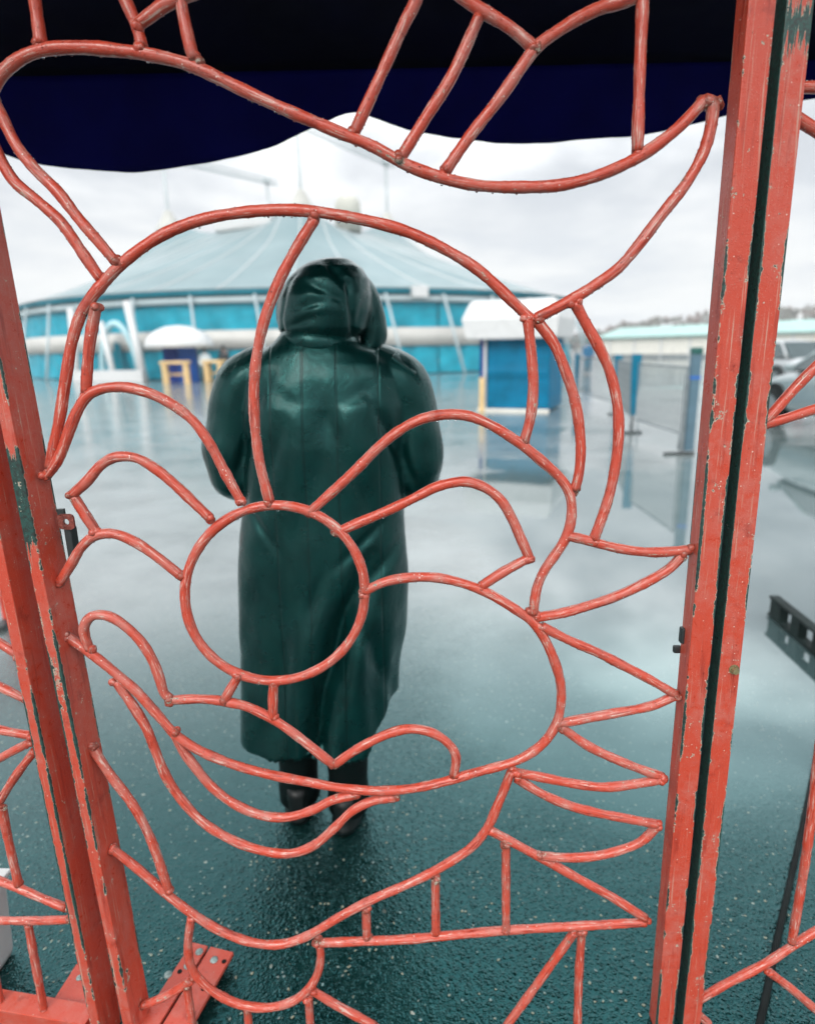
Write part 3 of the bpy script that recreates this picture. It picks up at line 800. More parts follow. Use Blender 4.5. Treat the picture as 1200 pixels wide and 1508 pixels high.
        for x in (-.75, .15):
            bm = bmesh.new(); add_box(bm, (.16, .03, .03), bev=.008, loc=(x, sy * .865, .84)); obj('door_handle', bm, M_steel, t)
    for x in (2.1, -2.14):
        bm = bmesh.new(); add_box(bm, (.14, 1.45, .16), bev=.05, loc=(x, 0, .42)); obj('bumper', bm, M_dark, t, True)
    return t
build_car((7.22, 9.75, 0), math.pi / 2, 'silver grey parked car beside the puddle right of the red gate', (.24, .30, .31))
build_car((11.9, 21.0, 0), math.pi / 2 + .1, 'white parked car farther off behind the silver one', (.42, .45, .46))

# ------------------------------------------------------------------ low things in the yard
def build_rack():
    d = Vector((1.90 - 1.937, 2.708 - 3.145, 0)); ang = math.atan2(d.y, d.x)
    M_dark = simple('dull_black_steel', (.008, .016, .015), .6, .3, 12); M_dark.node_tree.nodes['Principled BSDF'].inputs['Specular IOR Level'].default_value = .15
    t = thing('metal_rack', 'low black metal rack with square openings standing in the puddle', 'rack', (1.937, 3.145, 0), ang)
    L, hgt = 1.1, .112
    for z in (.012, hgt - .006):
        bm = bmesh.new(); add_box(bm, (L, .05, .014 if z > .05 else .012), loc=(L / 2, 0, z), bev=.002); obj('rail', bm, M_dark, t)
    for i in range(6):
        bm = bmesh.new(); add_box(bm, (.08 if i else .11, .045, hgt - .024), loc=(.07 + i * .2, 0, hgt / 2 + .001), bev=.003); obj('block', bm, M_dark, t)
build_rack()
def build_box():
    t = thing('white_box', 'white plastic box standing on the asphalt behind the left fence', 'box', (-1.112, 1.212, 0), R(-3)); t.scale = (1, .37, 1)
    bm = bmesh.new(); s = .28
    A = []
    for z, k_ in ((.012, .90), (.0, .86), (.0, .0)): pass
    rs = []
    for z, h_ in ((.004, .118), (.02, .125), (.205, .138), (.212, .146), (.226, .146)):
        ring = []
        for q in range(4):
            a0 = math.pi / 2 * q
            for e in (-.25, 0, .25):
                c, s_ = math.cos(a0 + math.pi / 4 + e * .6), math.sin(a0 + math.pi / 4 + e * .6)
                f = h_ / max(abs(c), abs(s_)) * (1 if e else .955)
                ring.append(bm.verts.new((c * f, s_ * f, z)))
        rs.append(ring)
    for a, b in zip(rs, rs[1:]):
        for i in range(12): bm.faces.new((a[i], a[(i + 1) % 12], b[(i + 1) % 12], b[i]))
    bm.faces.new(rs[0][::-1]); obj('box_body', bm, M_white, t)
    bm = bmesh.new(); add_box(bm, (.296, .296, .014), bev=.005, loc=(0, 0, .234)); obj('lid', bm, M_white, t)
build_box()
def build_bench():
    t = thing('red_trestle', 'red wooden trestle leg behind the left fence panel', 'trestle', (-2.30, 3.25, 0), R(8))
    for x in (-1.0, .09):
        bm = bmesh.new(); add_box(bm, (.045, .05, .45), loc=(x, 0, .225), bev=.004); obj('leg', bm, M_red, t)
        bm = bmesh.new(); add_box(bm, (.05, .26, .03), loc=(x, 0, .016), bev=.004); obj('foot', bm, M_dark, t)
    bm = bmesh.new(); add_box(bm, (1.3, .16, .035), loc=(-.5, 0, .468), bev=.005); obj('top_board', bm, M_red, t)
build_bench()
def build_streak():
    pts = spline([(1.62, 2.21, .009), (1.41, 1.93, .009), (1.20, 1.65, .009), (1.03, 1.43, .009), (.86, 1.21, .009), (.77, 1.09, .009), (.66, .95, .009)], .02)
    bm = bmesh.new(); add_tube(bm, pts, .008, 8)  # dark streak on the ground, built as a thin black tube
    pass
    tag(obj('black_streak', bm, M_rubber, None, True), 'thin black streak on the wet asphalt right of the gate', 'cable')
build_streak()

# ------------------------------------------------------------------ navy canopy over the gate
VAL = [[-2.4626, 2.0236], [-1.9021, 2.1098], [-1.6905, 2.0518], [-1.5077, 2.0194], [-1.3164, 2.0192], [-1.2395, 2.0212], [-1.1671, 1.9992], [-1.1317, 1.9829], [-1.0772, 1.9645], [-1.0215, 1.9513], [-0.8979, 1.9384], [-0.7729, 1.9326], [-0.6564, 1.9356], [-0.5588, 1.9443], [-0.4608, 1.9599], [-0.3626, 1.984], [-0.2643, 2.02], [-0.1862, 2.0526], [-0.1378, 2.072], [-0.1186, 2.0767], [-0.0998, 2.0713], [-0.0529, 2.0535], [0.0228, 2.03], [0.1182, 2.0094], [0.214, 1.9956], [0.3294, 1.9865], [0.4447, 1.9844], [0.5598, 1.9891], [0.6744, 1.999], [0.788, 2.0157], [0.9005, 2.0391], [1.0306, 2.0671], [1.1426, 2.0819], [1.1897, 2.0843], [1.2794, 2.0558], [1.4589, 2.01], [1.7492, 1.996], [2.1234, 2.0316], [3.4404, 2.0745]]
def build_canopy():
    t = thing('entrance_canopy', 'dark navy fabric canopy with scalloped valance overhead', 'canopy', (0, 0, 0))
    x, k, p = mat('navy_canopy_fabric')
    c = k.coord('Object')
    k.put(p.inputs['Base Color'], k.mix(k.step(k.noise(c, 5, 5), .3, .7), (.0014, .0018, .050), (.002, .003, .072)))
    p.inputs['Roughness'].default_value = .75; p.inputs['Specular IOR Level'].default_value = .05
    k.link(k.bump(k.math('ADD', k.noise(c, 9, 4), k.math('MULTIPLY', k.noise(c, 420, 2), .06)), .4, .02), p.inputs['Normal'])
    tr = k.n('ShaderNodeBsdfTranslucent'); tr.inputs[0].default_value = (.001, .002, .035, 1)
    ad = k.n('ShaderNodeAddShader'); k.link(p.outputs[0], ad.inputs[0]); k.link(tr.outputs[0], ad.inputs[1])
    k.link(ad.outputs[0], [n_ for n_ in k.t.nodes if n_.type == 'OUTPUT_MATERIAL'][0].inputs[0])
    vx = np.array(VAL)
    xs = np.linspace(-2.6, 3.0, 225)
    zb = np.interp(xs, vx[:, 0], vx[:, 1])
    for _ in range(2): zb[1:-1] = .25 * zb[:-2] + .5 * zb[1:-1] + .25 * zb[2:]
    ZT = 2.17
    V, Fc = [], []; nz = 12
    for j in range(nz + 1):
        v = j / nz
        for i, X in enumerate(xs):
            rip = .012 * math.sin(X * 7 + 1) + .008 * math.sin(X * 17 + 2 * v) + .01 * math.sin(X * 3.1) + .006 * math.sin(X * 41 + 3 * math.sin(X * 5))
            V.append((X, 2.0 + rip * v + .02 * v, ZT + (zb[i] - ZT) * v))
    n = len(xs)
    for j in range(nz):
        for i in range(n - 1):
            q = j * n + i; Fc.append((q, q + 1, q + n + 1, q + n))
    o = mesh_obj('valance', V, Fc, x, t, True); o.modifiers.new('thick', 'SOLIDIFY').thickness = .003
    bm = bmesh.new(); add_tube(bm, [(X, 2.02 + .012 * math.sin(X * 7 + 1) + .008 * math.sin(X * 17 + 2) + .01 * math.sin(X * 3.1), z + .003) for X, z in zip(xs, zb)], .003, 6); obj('hem', bm, x, o, True)
    shaded_cloth = simple('navy_canopy_shaded', (.0009, .0010, .010), .95, .3, 4); shaded_cloth.node_tree.nodes['Principled BSDF'].inputs['Specular IOR Level'].default_value = .1  # navy roof fabric coloured near-black, with its underside shade painted in
    V, Fc = [], []; ys = np.linspace(2.0, .55, 30)
    for yy in ys:
        f = (2.0 - yy) / 1.45
        for X in xs[::4]:
            sag = .03 * math.sin(X * 2.3 + 1) * math.sin(f * math.pi) + .012 * math.sin(f * 18 + X * .8) * math.sin(f * math.pi)
            V.append((X, yy, ZT + .22 * f + sag))
    n = len(xs[::4])
    for j in range(len(ys) - 1):
        for i in range(n - 1):
            q = j * n + i; Fc.append((q, q + 1, q + n + 1, q + n))
    o = mesh_obj('roof_fabric', V, Fc, shaded_cloth, t, True); o.modifiers.new('thick', 'SOLIDIFY').thickness = .004
    for X in (-2.55, 2.95):
        for yy, z in ((1.97, ZT), (.57, ZT + .22)):
            bm = bmesh.new(); add_tube(bm, [(X, yy, 0), (X, yy, z)], .025, 12); obj('pole', bm, M_steel, t, True)
build_canopy()

# ------------------------------------------------------------------ walking person in a long leather coat
def leather():
    x, k, p = mat('dark_green_leather')
    c = k.coord('Object')
    n_ = k.noise(c, 14, 6, .65)
    k.put(p.inputs['Base Color'], k.mix(k.step(n_, .3, .7), (.0003, .011, .0105), (.0008, .022, .020)))
    k.put(p.inputs['Roughness'], k.step(k.noise(c, 26, 5, .6), .25, .75, .24, .40))
    p.inputs['Specular IOR Level'].default_value = .6
    p.inputs['Coat Weight'].default_value = .22; p.inputs['Coat Roughness'].default_value = .2; p.inputs['Specular Tint'].default_value = (.22, .92, .88, 1)
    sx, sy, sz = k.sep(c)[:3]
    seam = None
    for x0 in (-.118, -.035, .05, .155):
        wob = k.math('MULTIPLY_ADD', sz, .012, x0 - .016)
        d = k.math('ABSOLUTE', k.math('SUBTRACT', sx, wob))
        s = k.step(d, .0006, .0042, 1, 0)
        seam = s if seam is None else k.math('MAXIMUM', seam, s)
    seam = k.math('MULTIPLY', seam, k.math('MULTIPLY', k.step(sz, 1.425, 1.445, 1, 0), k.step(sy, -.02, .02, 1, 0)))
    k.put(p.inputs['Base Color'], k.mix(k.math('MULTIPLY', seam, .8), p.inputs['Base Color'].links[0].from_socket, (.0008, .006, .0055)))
    cr = k.noise(k.comb(k.math('MULTIPLY', sx, 1.0), k.math('MULTIPLY', sy, 1.0), k.math('MULTIPLY', sz, .55)), 17, 6, .62, .8)
    fn = k.voro(c, 330)
    h = k.math('ADD', k.math('MULTIPLY', cr, 1.0), k.math('MULTIPLY', fn, .04))
    h = k.math('ADD', h, k.math('MULTIPLY', k.noise(k.comb(k.math('MULTIPLY', sx, 1.0), sy, k.math('MULTIPLY', sz, .7)), 48, 4, .6, 1.2), .35))
    h = k.math('SUBTRACT', h, k.math('MULTIPLY', seam, .6))
    k.link(k.bump(h, .5, .006), p.inputs['Normal'])
    return x
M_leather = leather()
def remeshed(name, bm, vox, mt, parent, disp, it=6):
    me = bpy.data.meshes.new('tmp'); bmesh.ops.recalc_face_normals(bm, faces=bm.faces[:]); bm.to_mesh(me); bm.free()
    o = put(bpy.data.objects.new('tmp', me))
    md = o.modifiers.new('r', 'REMESH'); md.mode = 'VOXEL'; md.voxel_size = vox
    sm_ = o.modifiers.new('s', 'SMOOTH'); sm_.iterations = it; sm_.factor = .5
    dg = bpy.context.evaluated_depsgraph_get()
    nm = bpy.data.meshes.new_from_object(o.evaluated_get(dg))
    bpy.data.objects.remove(o)
    N = len(nm.vertices)
    co = np.empty(N * 3); nm.vertices.foreach_get('co', co); co = co.reshape(-1, 3)
    no = np.empty(N * 3); nm.vertices.foreach_get('normal', no); no = no.reshape(-1, 3)
    co = co + no * disp(co, no)[:, None]
    nm.vertices.foreach_set('co', co.ravel()); nm.update()
    nm.materials.clear(); nm.materials.append(mt); smooth(nm); nm.name = name
    return put(bpy.data.objects.new(name, nm), parent)
def lumps(co, s, seed, n=14):
    r_ = np.random.default_rng(seed); out = 0
    for i in range(n):
        d = r_.normal(size=3); d /= np.linalg.norm(d)
        out = out + np.sin(co @ d * s * r_.uniform(.6, 1.7) + r_.uniform(0, 6.28))
    return out / n ** .5
def groove(a, w_): return np.exp(-(a / w_) ** 2)
def build_walker():
    t = thing('person', 'person seen from behind in a long dark green hooded leather coat', 'person', (-.22, 1.72, 0))
    # body: one continuous skin-grown surface, left foot forward, hands in the pockets
    J = [(-.03, 0, .86), (-.02, 0, 1.08), (.005, 0, 1.30), (.012, .01, 1.42), (.035, .02, 1.50), (.04, .02, 1.60),
         (-.11, 0, .82), (-.13, .03, .45), (-.144, .025, .085), (-.148, .15, .04),
         (.05, 0, .82), (.02, .0, .45), (.014, -.02, .085), (.014, .10, .04),
         (-.15, 0, 1.33), (-.24, .01, 1.09), (-.16, .19, 1.01), (-.13, .25, .99),
         (.17, 0, 1.33), (.24, .01, 1.09), (.15, .19, 1.01), (.12, .25, .99)]
    E_ = [(0, 1), (1, 2), (2, 3), (3, 4), (4, 5), (0, 6), (6, 7), (7, 8), (8, 9), (0, 10), (10, 11), (11, 12), (12, 13), (2, 14), (14, 15), (15, 16), (16, 17), (2, 18), (18, 19), (19, 20), (20, 21)]
    Rr = [.09, .095, .10, .05, .08, .065, .06, .045, .035, .03, .06, .045, .035, .03, .05, .038, .03, .034, .05, .038, .03, .034]
    for h_, sg in ((17, 1), (21, -1)):
        hx, hy, hz = J[h_]
        for f in range(5):
            a = (f - 2) * .016
            i0 = len(J); L = (.05, .07, .076, .07, .056)[f]
            J.append((hx + sg * a * .6 + sg * .01, hy + L * .6, hz + a - .012)); J.append((hx + sg * (a * .6 + .03), hy + L, hz + a - .03))
            E_ += [(h_, i0), (i0, i0 + 1)]; Rr += [.0085, .007]
    body = skin_body('body', J, E_, Rr, M_skin, t, 0, 2)
    # trousers and shoes
    M_tr = simple('black_trousers', (.001, .005, .005), .6, .3, 14, bump=.5, bscale=14, spec=.15)
    bm = bmesh.new()
    for cx, cy, fx, fy in ((-.125, .01, -.145, .03), (.02, -.005, .016, -.02)):
        add_loft(bm, [(fx + .003, fy - .004, .050, .064, .078), (fx, fy - .002, .09, .062, .074), (fx + .004, fy, .16, .060, .072), ((cx + fx) / 2, (cy + fy) / 2, .28, .070, .085), (cx, cy, .45, .072, .08), (cx, .02, .70, .07, .06)], 28)
    o = obj('trousers', bm, M_tr, t, True)
    M_shoe = simple('black_shoe_leather', (.003, .006, .006), .35, .2, 20, spec=.3)
    for fx, fy, rz in ((-.145, .03, .1), (.016, -.02, -.12)):
        bm = bmesh.new()
        add_loft(bm, [(0, .035, .004, .046, .132), (0, .035, .022, .050, .138), (0, .035, .028, .046, .132), (0, .03, .055, .045, .122), (0, -.02, .09, .04, .068), (0, -.03, .115, .038, .05)], 24, expo=2.4)
        bmesh.ops.transform(bm, matrix=Matrix.Translation((fx, fy, 0)) @ Matrix.Rotation(rz, 4, 'Z'), verts=bm.verts)
        obj('shoe', bm, M_shoe, t, True)
    # coat
    S = [(-.012, 0, 1.465, .085, .075), (-.008, 0, 1.44, .115, .088), (.0, 0, 1.415, .165, .098), (.006, 0, 1.385, .205, .108), (.008, 0, 1.35, .222, .118), (.008, -.005, 1.28, .225, .130), (.004, -.005, 1.18, .218, .138),
         (-.004, 0, 1.05, .217, .142), (-.016, 0, .92, .228, .148), (-.024, 0, .78, .236, .152), (-.036, 0, .62, .236, .158), (-.048, .005, .45, .235, .165), (-.056, .01, .32, .236, .172), (-.062, .01, .19, .238, .178)]
    bm = bmesh.new(); add_loft(bm, S[::-1], 96, expo=2.35)
    # hem line rises to the right and parts at the back vent
    for v in bm.verts:
        x, y, z = v.co
        if z < .65:
            hem = float(np.interp(x, (-.30, -.25, -.16, -.12, -.07, -.03, .005, .05, .11, .18), (.315, .302, .298, .29, .33, .39, .29, .275, .33, .44)))
            v.co.z = .65 - (.65 - z) / (.65 - .19) * (.65 - hem)
    for sx, pts in ((-1, [(-.13, .0, 1.375), (-.20, .0, 1.34), (-.236, .0, 1.26), (-.256, .0, 1.16), (-.252, .02, 1.09), (-.225, .09, 1.055), (-.17, .19, 1.04), (-.13, .25, 1.03)]),
                    (1, [(.13, .0, 1.375), (.205, .0, 1.335), (.236, .0, 1.25), (.250, .0, 1.15), (.246, .02, 1.085), (.22, .09, 1.05), (.16, .19, 1.03), (.12, .25, 1.02)])):
        sp = spline(pts, .015); u = np.linspace(0, 1, len(sp))
        add_tube(bm, sp, np.interp(u, (0, .15, .35, .55, .75, 1), (.07, .078, .073, .068, .064, .06)), 24)
    def disp(co, no):
        x, y, z = co.T; back = np.clip(-no[:, 1] * 1.4 + .2, 0, 1)
        d = .0025 * lumps(co * np.array([1, 1, .5]), 22, 3) + .0012 * lumps(co, 55, 5)
        sk = np.clip((1.0 - z) / .8, 0, 1) * (np.abs(x) < .33)
        th = np.arctan2(y, x + .03)
        d += sk * (.010 * np.sin(th * 7 + 1.0 + z * 1.3) + .006 * np.sin(th * 13 + z * 2.5))
        # deep diagonal fold that runs down into the vent
        xc = np.interp(z, (.2, .30, .5, .75, .9), (-.045, -.06, -.02, .06, .12))
        f = back * np.clip((.92 - z) / .25, 0, 1)
        d -= f * .044 * groove(x - xc, .026)
        d += f * .020 * groove(x - xc - .065, .04) + f * .014 * groove(x - xc + .075, .045)
        # drape from the shoulder blades, pull lines at the armpits and waist
        up = np.clip((z - 1.0) / .2, 0, 1) * back
        ss = lambda q: (lambda c_: c_ * c_ * (3 - 2 * c_))(np.clip(q, 0, 1))
        up = ss((z - .95) / .3) * back * ss((1.40 - z) / .16)
        d += up * .008 * (groove((x + .09) - (1.3 - z) * .1, .05) + groove((x - .11) + (1.3 - z) * .1, .05))
        d -= up * .006 * groove(x - .008 + .02 * np.sin(z * 14), .03)
        for x0, z0, sl, w_, L, am in ((-.19, 1.2, 2.2, .014, .12, .012), (.19, 1.18, -2.2, .014, .12, .012), (.10, .93, .9, .013, .08, .009), (.15, .86, 1.2, .016, .08, .010), (-.17, .98, -1.4, .012, .08, .007), (.02, .70, 2.5, .02, .10, .010), (-.03, .78, 3.0, .016, .07, .008), (-.14, .55, 4, .02, .16, .009), (.13, .58, -3, .022, .15, .011),
                                      (-.07, 1.30, -.8, .022, .05, .004), (.03, 1.27, 1.6, .026, .07, .004), (.10, 1.31, .7, .02, .05, .005), (-.12, 1.15, 2.6, .02, .12, .006), (.09, 1.10, -2.4, .022, .13, .007), (-.05, 1.02, 4, .025, .12, .005)):
            n_ = math.hypot(1, sl); dd = ((z - z0) - sl * (x - x0)) / n_; al = ((x - x0) + sl * (z - z0)) / n_
            d -= back * am * groove(dd, w_) * groove(al, L)
        # sleeve wrinkles near the elbows
        sl_ = np.clip((np.abs(x) - .21) / .03, 0, 1) * (z > 1.0)
        ww = lumps(co * np.array([.5, .5, 1.6]), 34, 21) 
        d += sl_ * .0045 * ww * np.clip((1.34 - z) / .15, 0, 1)
        return d
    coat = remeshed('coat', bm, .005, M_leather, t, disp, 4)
    # collar band
    bm = bmesh.new(); n = 48; rs = []
    for z, g in ((1.425, .0), (1.43, .006), (1.462, .008), (1.468, .003), (1.468, -.012), (1.43, -.012)):
        rs.append([bm.verts.new((-.006 + (.104 + g - (z - 1.43) * .42) * math.cos(a) + .004, (.088 + g - (z - 1.43) * .3) * math.sin(a) - .004, z + .006 * math.sin(a * 2))) for a in np.linspace(0, 2 * math.pi, n + 1)[:-1]])
    rs.append(rs[0])
    for a, b in zip(rs, rs[1:]):
        for i in range(n): bm.faces.new((a[i], a[(i + 1) % n], b[(i + 1) % n], b[i]))
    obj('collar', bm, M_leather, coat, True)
    # shoulder tab on the right sleeve
    bm = bmesh.new(); add_box(bm, (.075, .05, .012), Matrix.Translation((.222, -.045, 1.385)) @ Matrix.Rotation(R(38), 4, 'Y') @ Matrix.Rotation(R(30), 4, 'X'), .004); obj('shoulder_tab', bm, M_leather, coat, True)
    # hood
    bm = bmesh.new()
    add_loft(bm, [(.004, .0, 1.445, .080, .08), (.006, .01, 1.455, .100, .098), (.008, .015, 1.475, .116, .118), (.014, .018, 1.515, .122, .128), (.020, .018, 1.555, .119, .126), (.028, .018, 1.595, .106, .114), (.034, .015, 1.622, .084, .09), (.037, .012, 1.640, .055, .058), (.038, .012, 1.648, .022, .024)], 48)
    for sx, pts, rr in ((1, [(.05, .06, 1.605), (.098, .065, 1.57), (.122, .07, 1.515), (.133, .07, 1.46), (.121, .065, 1.41)], (.05, .05, .048, .044, .032)), (-1, [(-.02, .08, 1.60), (-.07, .09, 1.56), (-.085, .09, 1.50), (-.07, .09, 1.45)], (.04, .045, .042, .03))):
        sp = spline(pts, .01); add_tube(bm, sp, np.interp(np.linspace(0, 1, len(sp)), np.linspace(0, 1, len(rr)), rr), 20)
    def hd(co, no):
        x, y, z = co.T; back = np.clip(-no[:, 1] * 1.5 + .4, 0, 1)
        d = .0014 * lumps(co * np.array([1.2, 1, .6]), 34, 11) + .0006 * lumps(co, 95, 12)
        xs_ = np.interp(z, (1.42, 1.50, 1.58, 1.63), (.088, .094, .088, .062))
        tp = np.clip((1.615 - z) / .05, 0, 1); d -= .008 * groove(x - xs_, .007) * (back > .05) * tp
        xs2 = np.interp(z, (1.42, 1.50, 1.58, 1.63), (-.085, -.088, -.066, -.02))
        d -= .005 * groove(x - xs2, .006) * (back > .05) * tp
        for x0, z0, sl, w_, L, am in ((.0, 1.53, .2, .012, .05, .005), (.03, 1.56, -.5, .012, .05, .006), (-.03, 1.49, .3, .010, .05, .005), (.06, 1.60, -1.2, .010, .04, .006), (.11, 1.5, 3, .008, .06, .005), (.135, 1.47, 4, .007, .05, .004)):
            n_ = math.hypot(1, sl); dd = ((z - z0) - sl * (x - x0)) / n_; al = ((x - x0) + sl * (z - z0)) / n_
            d -= back * am * groove(dd, w_) * groove(al, L)
        return d
    remeshed('hood', bm, .004, M_leather, t, hd, 4)
build_walker()

